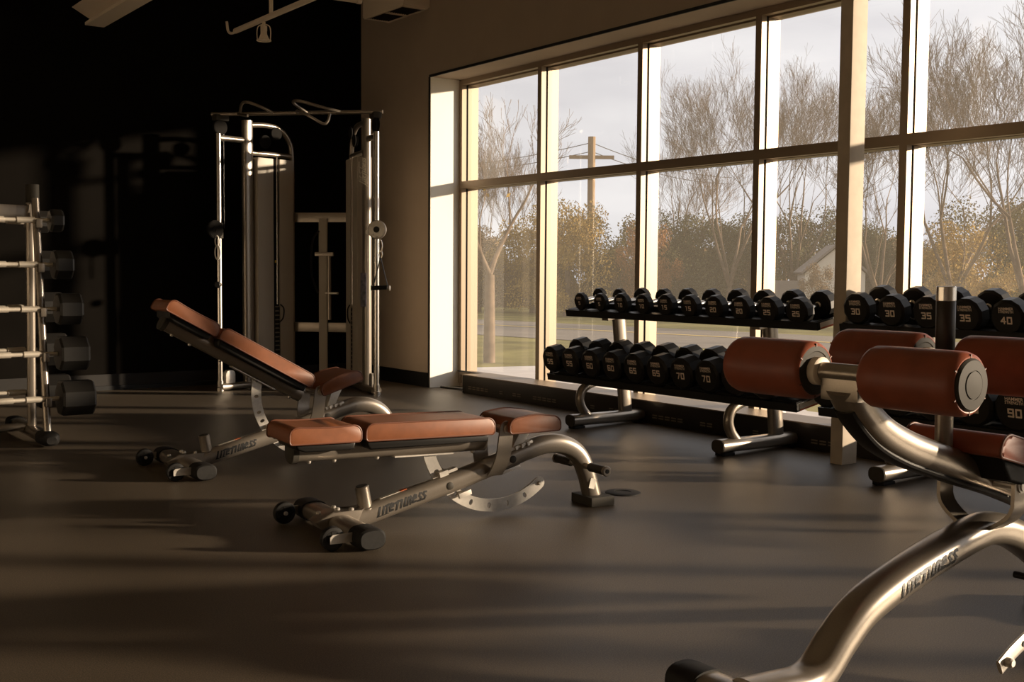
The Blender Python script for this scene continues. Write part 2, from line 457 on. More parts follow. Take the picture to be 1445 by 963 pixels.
# ------------------------------------------------------------------ adjustable benches
MAIN = sup(.043, .036, 22, 2.4)        # (height, width) of the oval main tube
def bolt(b, p, d, r=.009):
    b.lathe(p, d, [(r, 0), (r, .006), (r * .7, .010)], 10)
def wrap_logo(b, path_fn, u0, R, rad, side, size):
    """logo wrapped round an oval tube: path_fn(u) -> (centre, tangent, up)"""
    sd = V(side)
    for qd in logo_quads():
        vs = []
        for p in qd:
            c, t, n = path_fn(u0 + p.x * size)
            a = .14 + p.y * size * .95 / rad
            vs.append(b.b.verts.new(c + n * (R[0] * math.sin(a)) + sd * (R[1] * math.cos(a))))
        b.b.faces.new(vs)

def pad(parent, name, m, prof, y0, y1, fn, pipe=True, bev=.006):
    """upholstered pad: side profile in x,z extruded across, piping round both side panels"""
    b = MB(); b.prism(prof, (0, (y0 + y1) / 2, 0), (1, 0, 0), (0, 0, 1), abs(y1 - y0), bev=bev)
    o = b.xf(fn).build(name, m, parent, 50)
    if pipe:
        for yy in (y0 + .003, y1 - .003):
            q = [V((x, yy, z)) for x, z in prof]
            cx = sum(p.x for p in q) / len(q); cz = sum(p.z for p in q) / len(q)
            k = MB(); k.sweep(q, sup(.0040, .0040, 8), (0, 1, 0), False, None, True); k.xf(fn).build('piping', 'stitch', o)
    return o

def oval_end_cross(parent, half, xc, zc, thing_bolts=True):
    b = MB(); b.sweep([(xc, -half, zc), (xc, half, zc)], sup(.036, .052, 24, 2.6), (0, 0, 1)); b.build('cross_tube', 'metal', parent)
    for s in (-1, 1):
        b = MB(); b.sweep([(xc, s * (half - .085), zc), (xc, s * (half - .012), zc), (xc, s * (half + .010), zc), (xc, s * (half + .018), zc)], sup(.041, .058, 24, 2.6), (0, 0, 1), True, [1, 1, .97, .82])
        c = b.build('rubber_foot', 'rubber', parent)

def wheel(parent, p, s):
    t = MB(); t.lathe((p[0], p[1] - .016, p[2]), (0, 1, 0), [(.034, 0), (.043, .002), (.046, .008), (.046, .024), (.043, .030), (.034, .032)], 28)
    w = t.build('wheel', 'rubber', parent)
    h = MB(); h.lathe((p[0], p[1] - .018, p[2]), (0, 1, 0), [(.010, 0), (.031, .001), (.033, .004), (.033, .032), (.031, .035), (.010, .036)], 24); h.build('hub', 'black', w)
    h = MB()
    for k in range(7):
        a = 2 * PI * k / 7
        h.box((p[0] + .021 * math.cos(a), p[1], p[2] + .021 * math.sin(a)), (.016, .0385, .004), Matrix.Rotation(-a, 3, 'Y'))
    h.build('spoke', 'rubber', w)
    for q in (-1, 1):
        h = MB(); bolt(h, (p[0], p[1] + q * .017, p[2]), (0, q, 0), .009); h.build('axle_bolt', 'steel', w)
    g = MB(); g.prism([(-.018, -.017), (.07, -.018), (.07, .018), (-.008, .017), (-.018, .008)], (p[0], p[1] + s * .026, p[2] + .002), (1, 0, 0), (0, 0, 1), .006)
    g.build('wheel_bracket', 'steel', parent)

def arc_plate(cx, cz, a0, a1, r0, r1, hole_as, hr, depth, y, n=40):
    """notched adjustment arc in the x,z plane"""
    rm = (r0 + r1) / 2; hw = (r1 - r0) / 2
    out = []
    for k in range(n + 1):
        a = math.radians(a0 + (a1 - a0) * k / n); out.append((r1 * math.cos(a), r1 * math.sin(a)))
    ae = math.radians(a1); ce = (rm * math.cos(ae), rm * math.sin(ae))
    for k in range(1, 9):
        t = ae + PI * k / 9; out.append((ce[0] + hw * math.cos(t), ce[1] + hw * math.sin(t)))
    for k in range(n + 1):
        a = math.radians(a1 + (a0 - a1) * k / n); out.append((r0 * math.cos(a), r0 * math.sin(a)))
    hs = []
    for h in hole_as:
        a = math.radians(h); c = (rm * math.cos(a), rm * math.sin(a))
        tx, tz = -math.sin(a), math.cos(a)
        nx, nz = math.cos(a), math.sin(a)
        hs.append([(c[0] + nx * hr * 1.5 * math.cos(t) + tx * hr * math.sin(t), c[1] + nz * hr * 1.5 * math.cos(t) + tz * hr * math.sin(t)) for t in [2 * PI * k / 14 for k in range(14)]])
    me = plate_mesh(out, hs, depth)
    M = Matrix(((1, 0, 0, cx), (0, 0, -1, y), (0, 1, 0, cz), (0, 0, 0, 1)))
    b = MB(); b.add(me, M); bmesh.ops.remove_doubles(b.b, verts=b.b.verts[:], dist=1e-5)
    return b

def u_plate(s, xc, zt, w, ys, yb, zb, xb, th=.009):
    """one bowed side of a pivot cradle: upright at y = s*ys with a round head, curling in to the tube at s*yb"""
    b = MB(); r = w / 2; st = []
    for k in range(9):
        a = PI / 2 * (1 - k / 8); st.append((xc, max(.004, r * math.cos(a)), ys, zt + r * math.sin(a)))
    dz = zt - zb
    for u in (.15, .3, .45, .6, .7, .8, .9, 1.):
        t = max(0, (u - .45) / .55); st.append((xc + (xb - xc) * u, r * (1 + .10 * u), ys - (ys - yb) * t ** 1.8, zt - dz * u))
    ring = []
    for i, (x, h, y, z) in enumerate(st):
        a, c = st[max(i - 1, 0)], st[min(i + 1, len(st) - 1)]
        ty, tz = c[2] - a[2], c[3] - a[3]; L = math.hypot(ty, tz) or 1; ny, nz = -tz / L, ty / L
        lag = (zt - z) * .0 if z > zt else 0
        ring.append([b.b.verts.new(V((x + q * h, s * (y + o * ny), z + o * nz))) for q, o in ((-1, 0), (1, 0), (1, th), (-1, th))])
    for a, c in zip(ring, ring[1:]):
        for j in range(4): b.b.faces.new((a[j], a[(j + 1) % 4], c[(j + 1) % 4], c[j]))
    b.b.faces.new(ring[0]); b.b.faces.new(ring[-1][::-1])
    return b
SPINE = [(.02, .040), (.125, .052), (.313, .098), (.575, .163), (.782, .222), (.924, .266), (1.034, .289), (1.125, .279), (1.200, .235), (1.248, .155), (1.285, .035)]
def make_bench(label, loc, rz, back, seat):
    """local frame: +x from the wheels towards the rear foot, y across, z up"""
    t = thing('adjustable_bench', label, 'bench', loc, rz, 'adjustable weight benches in a row')
    sp = crom([(x, 0, z) for x, z in SPINE], 7)
    b = MB(); b.sweep(sp, MAIN, (0, 0, 1)); fr = b.build('main_frame', 'metal', t)
    # saddle bolting the frame to the cross tube
    b = MB(); b.prism([(-.055, .060), (.02, .098), (.10, .088), (.15, .100), (.12, .030), (-.03, .030)], (0, 0, 0), (1, 0, 0), (0, 0, 1), .085, bev=.006); b.build('saddle', 'metal', t)
    for q in ((-.02, .02, .082), (.045, -.02, .098), (.045, .022, .098), (.10, -.03, .094)):
        b = MB(); bolt(b, q, (0, 0, 1), .010); b.build('bolt', 'steel', t)
    oval_end_cross(t, .335, .050, .045)
    wheel(t, (-.076, -.262, .047), -1); wheel(t, (-.076, .262, .047), 1)
    # short storage stub
    b = MB(); b.lathe((.174, 0, .085), (-.018, 0, .1), [(.034, 0), (.034, .006), (.0285, .010), (.0285, .094), (.026, .097)], 22); b.build('peg', 'metal', t)
    b = MB(); b.lathe((.1565, 0, .1805), (-.018, 0, .1), [(.024, 0), (.024, .002)], 20); b.build('peg_cap', 'cap', t)
    # round plugs on the side of the frame
    for px, pz in ((.540, .152), (.845, .240)):
        for s in (-1, 1):
            b = MB(); b.lathe((px, s * .033, pz), (0, s, 0), [(.0165, 0), (.0165, .004), (.013, .0062)], 18); b.build('plug', 'cap', t)
    # script lettering on both flanks
    P = sp; L = [0]
    for a, c in zip(P, P[1:]): L.append(L[-1] + (c - a).length)
    def at(u):
        for i in range(len(L) - 1):
            if L[i + 1] >= u: break
        k = (u - L[i]) / (L[i + 1] - L[i]); c = P[i].lerp(P[i + 1], k); tg = (P[i + 1] - P[i]).normalized()
        return c, tg, V((-tg.z, 0, tg.x))
    b = MB(); wrap_logo(b, at, .300, (.0442, .0376), .042, (0, -1, 0), .225); b.build('logo', 'logo_black', fr)
    b = MB(); c0 = at(.285)
    b.box(c0[0] + c0[2] * .0435 + V((.0, -.004, 0)), (.115, .018, .0016), Matrix.Rotation(-math.atan2(c0[1].z, c0[1].x), 3, 'Y')); st = b.build('arrow_sticker', 'sticker', fr)
    b = MB(); c1 = at(.335)
    b.box(c1[0] + c1[2] * .0440 + V((0, -.004, 0)), (.030, .019, .0018), Matrix.Rotation(-math.atan2(c1[1].z, c1[1].x), 3, 'Y')); b.build('red_tip', 'orange', st)
    # rear foot, sticker and grips
    b = MB(); b.box((1.290, 0, .021), (.125, .165, .042), bev=.006); b.build('rear_foot', 'cap', t)
    b = MB(); b.box((1.262, -.0372, .098), (.030, .002, .046), Matrix.Rotation(.28, 3, 'Y')); b.build('label_sticker', 'sticker', t)
    b = MB(); b.cyl((1.222, -.2, .182), (1.222, .2, .182), .014, 14); b.build('handle_bar', 'metal', t)
    for s in (-1, 1):
        b = MB(); b.lathe((1.222, s * .075, .182), (0, s, 0), [(.017, 0), (.020, .004), (.020, .115), (.018, .119)], 18); g = b.build('handle_grip', 'grip', t)
        b = MB(); b.lathe((1.222, s * .192, .182), (0, s, 0), [(.023, 0), (.023, .010), (.019, .013)], 18); k = b.build('end_cap', 'metal', g)
        b = MB(); b.lathe((1.222, s * .2045, .182), (0, s, 0), [(.010, 0), (.010, .003)], 12); b.build('cap_plug', 'black', g)
    # pivot bracket: two bowed plates rising from the frame
    px, pz = .784, .381
    for s in (-1, 1):
        u_plate(s, .772, .386, .066, .098, .040, .185, .748).build('pivot_plate', 'metal', t)
        b = MB(); b.lathe((.772, s * .107, .386), (0, s, 0), [(.018, 0), (.018, .004), (.013, .005), (.013, .008), (.006, .008)], 16); b.build('pivot_bolt', 'steel', t)
    b = MB(); b.cyl((px - .01, -.10, pz + .004), (px - .01, .10, pz + .004), .012, 12); b.build('pivot_shaft', 'steel', t)
    # --- backrest, turned about the pivot
    ca, sa = math.cos(math.radians(back)), math.sin(math.radians(back))
    def rb(p):
        x, z = p.x - px, p.z - pz
        return V((px + x * ca + z * sa, p.y, pz - x * sa + z * ca))
    b = MB(); b.sweep([(-.130, 0, .330), (.715, 0, .330)], sup(.045, .042, 22, 2.6), (0, 0, 1)); bf = b.xf(rb).build('backrest_frame', 'metal', t)
    b = MB(); b.sweep([(-.150, 0, .330), (-.145, 0, .330), (-.122, 0, .330)], sup(.051, .048, 22, 2.6), (0, 0, 1), True, [.86, 1, 1]); b.xf(rb).build('end_cap', 'cap', bf)
    for bx in (-.07, .035, .22, .66):
        b = MB(); bolt(b, (bx, -.012, .287), (0, 0, -1), .009); b.xf(rb).build('bolt', 'steel', bf)
    b = MB(); b.prism([(-.165, .372), (.088, .372), (.080, .340), (.060, .336), (-.12, .336), (-.150, .345)], (0, 0, 0), (1, 0, 0), (0, 0, 1), .222, bev=.008); b.xf(rb).build('pad_shell', 'black', t)
    b = MB(); b.prism([(.130, .372), (.686, .372), (.678, .338), (.15, .332), (.136, .345)], (0, 0, 0), (1, 0, 0), (0, 0, 1), .226, bev=.008); b.xf(rb).build('pad_shell', 'black', t)
    def top(x0, x1, z0, z1, dip, r):
        q = rrect(x0, x1, z0, z1, (.012, .012, r, r))
        return [(x, z - (dip * math.sin(PI * (x - x0) / (x1 - x0)) if z > (z0 + z1) / 2 else 0)) for x, z in q]
    n = 10
    def dense(q, step=.03):
        o = []
        for a, c in zip(q, q[1:] + q[:1]):
            d = math.hypot(c[0] - a[0], c[1] - a[1]); m = max(1, int(d / step))
            for k in range(m): o.append((a[0] + (c[0] - a[0]) * k / m, a[1] + (c[1] - a[1]) * k / m))
        return o
    def prof(x0, x1, z0, z1, fn, r=.034):
        return [(x, z + (fn((x - x0) / (x1 - x0)) if z > (z0 + z1) / 2 else 0)) for x, z in dense(rrect(x0, x1, z0, z1, (.012, .012, r, r)))]
    pad(t, 'head_pad', 'leather', prof(-.192, .100, .371, .437, lambda u: -.006 * math.sin(PI * u)), -.132, .132, rb)
    pad(t, 'back_pad', 'leather', prof(.120, .698, .371, .438, lambda u: 0), -.134, .134, rb)
    b = MB(); b.box((.427, 0, .2835), (.27, .058, .006)); pl = b.xf(rb).build('arc_mount', 'steel', t)
    b = arc_plate(px, pz, 190, 310.5, .312, .366, [197, 211, 226, 234.5, 249, 264.5, 279.6, 295.5], .0085, .008, 0); ar = b.xf(rb).build('adjustment_arc', 'steel', t)
    a = math.radians(310.5); b = MB()
    for s in (-1, 1): bolt(b, (px + .339 * math.cos(a), s * .004, pz + .339 * math.sin(a)), (0, s, 0), .010)
    b.xf(rb).build('stop_bolt', 'steel', ar)
    # latch block where the arc passes the frame
    b = MB()
    b.box((.545, -.012, .212), (.070, .030, .012), Matrix.Rotation(-.26, 3, 'Y')); b.box((.515, -.005, .204), (.04, .05, .022), Matrix.Rotation(-.26, 3, 'Y'))
    b.build('arc_guide', 'steel', t)
    b = MB(); b.box((.615, -.026, .110), (.060, .014, .022), Matrix.Rotation(-.26, 3, 'Y'), bev=.002); b.build('arc_latch', 'steel', t)
    b = MB(); b.box((.835, -.020, .196), (.10, .030, .014), Matrix.Rotation(-.26, 3, 'Y'), bev=.003); b.build('release_lever', 'steel', t)
    # --- seat
    cs, ss = math.cos(math.radians(seat)), math.sin(math.radians(seat))
    def rs(p):
        x, z = p.x - px, p.z - pz
        return V((px + x * cs - z * ss, p.y, pz + x * ss + z * cs))
    pad(t, 'seat_pad', 'leather', prof(.772, 1.024, .368, .434, lambda u: .012 * math.sin(PI * u) ** 2 - .004), -.136, .136, rs)
    b = MB(); b.box((.895, 0, .363), (.23, .21, .010), bev=.003); b.xf(rs).build('seat_plate', 'steel', t)
    # seat strut with its slide base on the frame
    bx0 = rs(V((.915, 0, .36)))
    ft = V((.880, 0, .300))
    d = (bx0 - ft)
    q = [(-.030, -.01), (.026, .005), (.030 + d.x, d.z), (-.026 + d.x, d.z)]
    if d.z > .09: q = [(-.035, -.012), (.020, .0), (.022 + d.x * .45, d.z * .45), (.034 + d.x, d.z), (-.034 + d.x, d.z), (-.026 + d.x * .45, d.z * .5)]
    b = MB(); b.prism(q, ft, (1, 0, 0), (0, 0, 1), .046, bev=.003); b.build('seat_strut', 'steel', t)
    b = MB(); b.box((.895, 0, .293), (.115, .054, .020), Matrix.Rotation(-.25, 3, 'Y'), bev=.003)
    for k in range(3): b.box((.865 + k * .03, -.03, .288 + k * .0075), (.012, .010, .016), Matrix.Rotation(-.25, 3, 'Y'))
    b.build('strut_base', 'steel', t)
    return t

make_bench('brown padded adjustable bench set flat, nearest the middle of the floor', (2.03, 4.076, 0), -5, 1.0, 0)
make_bench('brown padded adjustable bench with its backrest raised, before the cable machine', (2.02, 5.78, 0), -2, 29, 18)

# ------------------------------------------------------------------ decline bench with rollers
ab = thing('decline_bench', 'large brown padded decline bench with four leg rollers at lower right', 'bench', (2.10, 1.817, 0))
oval_end_cross(ab, .195, -.115, .046)
SP2 = crom([(x, 0, z) for x, z in ((-.11, .05), (.0, .045), (.085, .042), (.15, .062), (.225, .13), (.315, .193), (.46, .245), (.64, .292), (.80, .325), (.88, .331), (.97, .312), (1.08, .262), (1.30, .13), (1.42, .05))], 8)
b = MB(); b.sweep(SP2, sup(.046, .050, 26, 2.5), (0, 0, 1)); fr = b.build('main_frame', 'metal', ab)
L2 = [0]
for a, c in zip(SP2, SP2[1:]): L2.append(L2[-1] + (c - a).length)
def at2(u):
    for i in range(len(L2) - 1):
        if L2[i + 1] >= u: break
    k = (u - L2[i]) / (L2[i + 1] - L2[i]); c = SP2[i].lerp(SP2[i + 1], k); tg = (SP2[i + 1] - SP2[i]).normalized()
    return c, tg, V((-tg.z, 0, tg.x))
b = MB(); wrap_logo(b, at2, .70, (.0474, .0518), .048, (0, -1, 0), .25); b.build('logo', 'logo_black', fr)
b = MB(); b.box((1.42, 0, .025), (.16, .30, .05), bev=.008); b.build('rear_foot', 'cap', ab)
# bowed pivot plates
for s in (-1, 1):
    u_plate(s, .84, .474, .062, .108, .040, .350, .84, .011).build('pivot_plate', 'metal', ab)
    b = MB(); b.lathe((.84, s * .118, .474), (0, s, 0), [(.019, 0), (.019, .005), (.013, .006), (.013, .010)], 16); b.build('pivot_bolt', 'steel', ab)
b = MB(); b.cyl((.84, -.11, .474), (.84, .11, .474), .013, 12); b.build('pivot_shaft', 'steel', ab)
# tilting beam from the front rollers down under the pad
BE = crom([(x, 0, z) for x, z in ((.230, .775), (.272, .722), (.356, .655), (.461, .606), (.570, .570), (.72, .525), (.893, .476), (1.06, .420), (1.3, .335), (1.6, .225))], 8)
b = MB(); b.sweep(BE, sup(.046, .043, 26, 2.6), (0, 1, 0)); bm_ = b.build('roller_beam', 'metal', ab)
b = MB(); b.sweep([V(p) + V((-.016, 0, -.041)) for p in BE[4:60]], sup(.030, .010, 12, 3), (0, 1, 0)); b.build('beam_shade_strip', 'black', bm_)  # black strip standing in for the shaded underside of the beam
b = MB(); bolt(b, (.93, -.02, .424), (0, 0, -1), .010); b.build('bolt', 'steel', bm_)
# axles
for (ax, az, y0, ln) in ((.225, .803, .087, .258), (.648, .815, .062, .272)):
    b = MB(); b.cyl((ax, -.34, az), (ax, .34, az), .024, 20)
    b.box((ax + .012, 0, az - .032), (.062, .115, .075), bev=.010)
    A = b.build('roller_axle', 'metal', ab)
    for s in (-1, 1):
        r = MB()
        r.lathe((ax, s * y0, az), (0, s, 0), [(.058, .002), (.064, 0), (.070, .004), (.0745, .014), (.0755, .05), (.0755, ln - .05), (.0745, ln - .017), (.070, ln - .004), (.064, ln + .001), (.058, ln)], 48)
        ro = r.build('roller', 'leather_dark', ab)
        c = MB(); c.lathe((ax, s * (y0 + ln - .001), az), (0, s, 0), [(.0605, 0), (.0605, .004), (.056, .009), (.034, .0105), (.034, .009), (.031, .009), (.031, .012), (.010, .014)], 36); c.build('end_disc', 'cap', ro)
        c = MB(); c.lathe((ax, s * (y0 + .004), az), (0, -s, 0), [(.0625, 0), (.0625, .004), (.050, .006), (.048, .004), (.040, .004)], 36); c.build('inner_disc', 'cap', ro)
        c = MB(); c.lathe((ax, s * (y0 + .002), az), (0, -s, 0), [(.036, 0), (.036, .022), (.030, .026)], 30)
        c.build('collar', 'fixture', ro)
        c = MB()
        for yy in (y0 + .003, y0 + ln - .003):
            for k in range(6):
                a = 2 * PI * (k + .5) / 6
                c.box((ax + .0645 * math.cos(a), s * yy, az + .0645 * math.sin(a)), (.009, .009, .003), Matrix.Rotation(-a, 3, 'Y'))
        c.build('seam_stitching', 'stitch', ro)
# handle post
b = MB(); b.cyl((.656, 0, .54), (.648, 0, .84), .024, 22); b.build('handle_post', 'metal', ab)
hg = MB(); hg.lathe((.648, 0, .842), (-.02, 0, 1), [(.0235, 0), (.0255, .003), (.0255, .135), (.0235, .138)], 24); hg = hg.build('handle_grip', 'grip', ab)
for z0, h in ((.822, .022), (.978, .040)):
    b = MB(); b.lathe((.648 - (z0 - .842) * .02, 0, z0), (-.02, 0, 1), [(.0245, 0), (.0262, .002), (.0262, h - .002), (.0245, h)], 24); b.build('chrome_collar', 'chrome', hg)
# long pad
th = math.radians(14.5)
def rp(p):
    x, z = p.x - .68, p.z - .635
    return V((.68 + x * math.cos(th) + z * math.sin(th), p.y, .635 - x * math.sin(th) + z * math.cos(th)))
def dense(q, step=.04):
    o = []
    for a, c in zip(q, q[1:] + q[:1]):
        d = math.hypot(c[0] - a[0], c[1] - a[1]); m = max(1, int(d / step))
        for k in range(m): o.append((a[0] + (c[0] - a[0]) * k / m, a[1] + (c[1] - a[1]) * k / m))
    return o
pad(ab, 'back_pad', 'leather_dark', dense(rrect(.70, 1.75, .575, .640, (.012, .012, .04, .04))), -.15, .15, rp, True, .012)
b = MB(); b.prism([(.74, .578), (1.73, .578), (1.70, .535), (.80, .520)], (0, 0, 0), (1, 0, 0), (0, 0, 1), .26, bev=.010); b.xf(rp).build('pad_shell', 'black', ab)
# adjustment arc on the near side with its stop bolt
b = arc_plate(1.0, .445, 210, 238, .455, .510, [219, 228], .009, .010, -.21)
b = MB(); b.sweep(crom([(.60, -.215, .045), (.66, -.215, .075), (.75, -.215, .105), (.88, -.215, .125), (1.02, -.20, .13), (1.2, -.12, .14)], 6), sup(.022, .006, 14, 3), (0, 0, 1)); ar = b.build('adjustment_arc', 'steel', ab)
b = MB(); b.lathe((.625, -.221, .057), (0, -1, 0), [(.013, 0), (.013, .014), (.009, .018)], 14); b.build('stop_bolt', 'steel', ar)
b = MB(); b.lathe((.70, -.2215, .090), (0, -1, 0), [(.008, 0), (.008, .001)], 12); b.build('arc_hole', 'black', ar)
b = MB(); b.cyl((.94, -.05, .20), (.94, -.14, .20), .010, 10); b.lathe((.94, -.14, .20), (0, -1, 0), [(.014, 0), (.020, .006), (.020, .024), (.014, .030)], 16); b.build('pop_pin', 'black', ab)

# ------------------------------------------------------------------ dumbbell racks
YS = .2145; TL = 2.22; TILT = .19
SPEC = {5: (.063, .045), 10: (.069, .055), 15: (.073, .063), 20: (.076, .070), 25: (.079, .076), 30: (.085, .078), 35: (.087, .084), 40: (.089, .090), 45: (.091, .095), 50: (.093, .10), 55: (.094, .11), 60: (.096, .114), 65: (.098, .118), 70: (.100, .122), 75: (.102, .126), 80: (.103, .130), 85: (.104, .133), 90: (.105, .136), 95: (.105, .138), 100: (.106, .14)}
def row(a, n=10): return [w for w in range(a, a + 5 * ((n + 1) // 2), 5) for _ in (0, 1)][:n]
def make_rack(label, y0, wu, yu, zu, wl, yl, fo=.395):
    """y0 = far (left-hand) end of the trays"""
    yc = y0 - 1.07
    t = thing('dumbbell_rack', label, 'dumbbell rack', (5.10, yc, 0), 0, 'two-tier dumbbell racks along the windows')
    O = V((5.10, yc, 0))
    def fin(b, n, m, par=t): return b.xf(lambda p: p - O).build(n, m, par)
    for yf in (y0 - fo, y0 - fo - 1.355):
        b = MB(); b.sweep([(4.775, yf, .055), (5.46, yf, .055)], sup(.039, .050, 24, 2.6), (0, 0, 1)); ft = fin(b, 'foot', 'metal')
        for xx in (4.768, 5.457):
            b = MB(); b.sweep([(xx, yf, .055), (xx + .010, yf, .055)], sup(.037, .048, 24, 2.6), (0, 0, 1)); fin(b, 'end_cap', 'cap', ft)
        for xx in (4.83, 5.40):
            b = MB(); b.box((xx, yf, .009), (.09, .07, .018), bev=.003); fin(b, 'foot_pad', 'rubber', ft)
        b = MB(); b.sweep(crom([(4.925, yf, .075), (4.875, yf, .130), (4.853, yf, .19), (4.870, yf, .25), (4.925, yf, .285), (5.02, yf, .312)], 6), sup(.030, .028, 18, 2.4), (0, 1, 0)); fin(b, 'front_leg', 'metal')
        b = MB(); b.sweep(crom([(5.262, yf, .075), (5.245, yf, .25), (5.215, yf, .52), (5.187, yf, .755)], 5), sup(.048, .032, 20, 3.2), (1, 0, 0)); up_ = fin(b, 'upright', 'metal')
        b = MB(); b.box((5.15, yf, .740), (.17, .065, .016), Matrix.Rotation(-.17, 3, 'Y'), bev=.003); b.box((5.13, yf, .322), (.20, .06, .016), Matrix.Rotation(-.17, 3, 'Y'), bev=.003); fin(b, 'tray_bracket', 'metal', up_)
    for nm, xf, zf, dp, ws, yh, zax in (('upper_tray', 5.045, .735, .315, wu, yu, zu), ('lower_tray', 4.885, .292, .37, wl, yl, .437)):
        a = TILT; R = Matrix.Rotation(-a, 3, 'Y'); ex = V((math.cos(a), 0, math.sin(a))); ez = V((-math.sin(a), 0, math.cos(a)))
        base = V((xf, y0 - TL / 2, zf))
        def q(u, w): return base + ex * u + ez * w
        b = MB()
        b.prism([(0, 0), (dp, 0), (dp, .046), (dp - .008, .046), (dp - .008, .008), (.008, .008), (.008, .046), (0, .046)], base, ex, ez, TL)
        for s in (-1, 1): b.box(q(dp / 2, .023) + V((0, s * (TL / 2 - .004), 0)), (dp, .008, .046), R)
        tr = fin(b, nm, 'tray')
        zc_ = (zax - zf) * math.cos(a) + .004
        for u in (.040, dp - .060):                           # scalloped saddle strips
            pl = [(-TL / 2 + .01, .006), (-TL / 2 + .01, .05)]
            for w_, yy in reversed(list(zip(ws, yh))):
                rr = SPEC[w_][0] * 1.04; yy = yy - base.y
                a0 = .55
                for jj in range(9):
                    an = 1.5 * PI - a0 + 2 * a0 * jj / 8
                    pl.append((yy + rr * math.cos(an), zc_ + rr * math.sin(an)))
                if yy - base.y > 9: break
            pl += [(TL / 2 - .01, .05), (TL / 2 - .01, .006)]
            b = MB(); b.prism(pl[::-1], base + ex * u, (0, 1, 0), ez, .045)
            fin(b, 'saddle_strip', 'black', tr)
        b = MB()
        b.box(q(dp * .30, .020) + V((0, -TL / 2 - .0015, 0)), (dp * .45, .002, .036), R); sk = fin(b, 'warning_sticker', 'sticker', tr)
        b = MB(); b.box(q(dp * .30, .007) + V((0, -TL / 2 - .003, 0)), (dp * .45, .002, .008), R); fin(b, 'orange_band', 'orange', sk)
    return t
make_rack('two-tier dumbbell rack left of the square column, holding the 5 to 25 weights', 6.345, row(5), [6.184 - k * .2128 for k in range(10)], .836, row(55), [6.278 - k * .2143 for k in range(10)])
make_rack('two-tier dumbbell rack right of the square column, behind the leg rollers', 3.975, row(30), [3.867 - k * .2145 for k in range(10)], .852, row(80), [3.92 - k * .2148 for k in range(9)], .46)

def make_dumbbell(w, r, t):
    """parts as meshes around the middle of the handle; the axis is local x"""
    hl = .125
    parts = []
    def head(s):
        b = MB(); n = 12; c = min(.012, r * .13)
        b.lathe((s * hl / 2, 0, 0), (s, 0, 0), [(r - c, 0), (r, c), (r, t - c), (r - c * 1.2, t)], n, off=.5)
        return b
    parts.append(('head', head(-1), 'urethane')); parts.append(('head', head(1), 'urethane'))
    b = MB(); b.lathe((-hl / 2 - .002, 0, 0), (1, 0, 0), [(.022, 0), (.022, .012), (.0155, .018), (.0145, .04), (.017, hl / 2), (.0145, hl - .036), (.0155, hl - .014), (.022, hl - .008), (.022, hl + .004)], 18)
    parts.append(('handle', b, 'chrome'))
    b = MB(); xf = -(hl / 2 + t) - .0006
    k = r / .085
    digits(b, str(w), (xf, 0, -.010 * k), (0, -1, 0), (0, 0, 1), .033 * k, .36)
    M = Matrix(((0, 0, -1, xf), (-1, 0, 0, 0), (0, 1, 0, 0), (0, 0, 0, 1)))
    for s_, zz in (('HAMMER', .043), ('STRENGTH', .029)):
        me = text_mesh(s_, 1., .02); xs = [v.co.x for v in me.vertices]; wd = max(xs) - min(xs)
        sc = .072 * k / wd; sy = .0125 * k / .72
        b.add(me, Matrix.Translation((0, 0, zz * k)) @ M @ Matrix.Diagonal((sc, sy, 1, 1)))
    parts.append(('lettering', b, 'letter'))
    return parts, hl / 2 + t

_db = {}
def place_dumbbell(w, y, xfront, zfront, label, group):
    r, t = SPEC[w]
    if w not in _db:
        parts, half = make_dumbbell(w, r, t)
        root = thing('dumbbell', label, 'dumbbell')
        kids = [b.build(n, m, root, 22) for n, b, m in parts]
        _db[w] = (root, kids, half); o = root
    else:
        root, kids, half = _db[w]
        o = root.copy(); COL.objects.link(o)
        for k in kids:
            c = k.copy(); COL.objects.link(c); c.parent = o
    half = _db[w][2]
    o.location = (xfront + half * math.cos(TILT), y, zfront + half * math.sin(TILT))
    o.rotation_euler = (0, -TILT, 0)
    o['label'] = label; o['category'] = 'dumbbell'; o['group'] = group
pairs = [5, 5, 10, 10, 15, 15, 20, 20, 25, 25]
for k, w in enumerate(pairs):
    side = 'left' if k % 2 == 0 else 'right'
    place_dumbbell(w, 6.184 - k * .2128, 5.03, .839 - k * .0008, 'black dumbbell marked %d on the upper left tray, %s one of the two' % (w, side), 'dumbbells on the upper tray of the left rack')
for k, w in enumerate([55, 55, 60, 60, 65, 65, 70, 70, 75, 75]):
    side = 'left' if k % 2 == 0 else 'right'
    lab = 'black dumbbell marked %d on the lower left tray, %s one of the two' % (w, side)
    if w == 75: lab = ('black dumbbell marked 75, its number cut off by the leg roller' if k == 8 else 'last black dumbbell on the lower left tray, hidden behind the leg roller')
    place_dumbbell(w, 6.278 - k * .2143, 4.85, .437, lab, 'dumbbells on the lower tray of the left rack')
for k, w in enumerate([30, 30, 35, 35, 40, 40, 45]):
    side = 'left' if k % 2 == 0 else 'right'
    lab = 'black dumbbell marked %d on the upper right tray, %s one of the two' % (w, side)
    if k == 6: lab = 'black dumbbell on the upper right tray, beyond the two marked 40'
    place_dumbbell(w, 3.867 - k * .2145, 5.03, .859 - k * .0035, lab, 'dumbbells on the upper tray of the right rack')
for k, w in enumerate([80, 80, 85, 85, 90, 90]):
    side = 'left' if k % 2 == 0 else 'right'
    lab = 'black dumbbell marked %d on the lower right tray, %s one of the two' % (w, side)
    place_dumbbell(w, 3.92 - k * .2148, 4.85, .437, lab, 'dumbbells on the lower tray of the right rack')

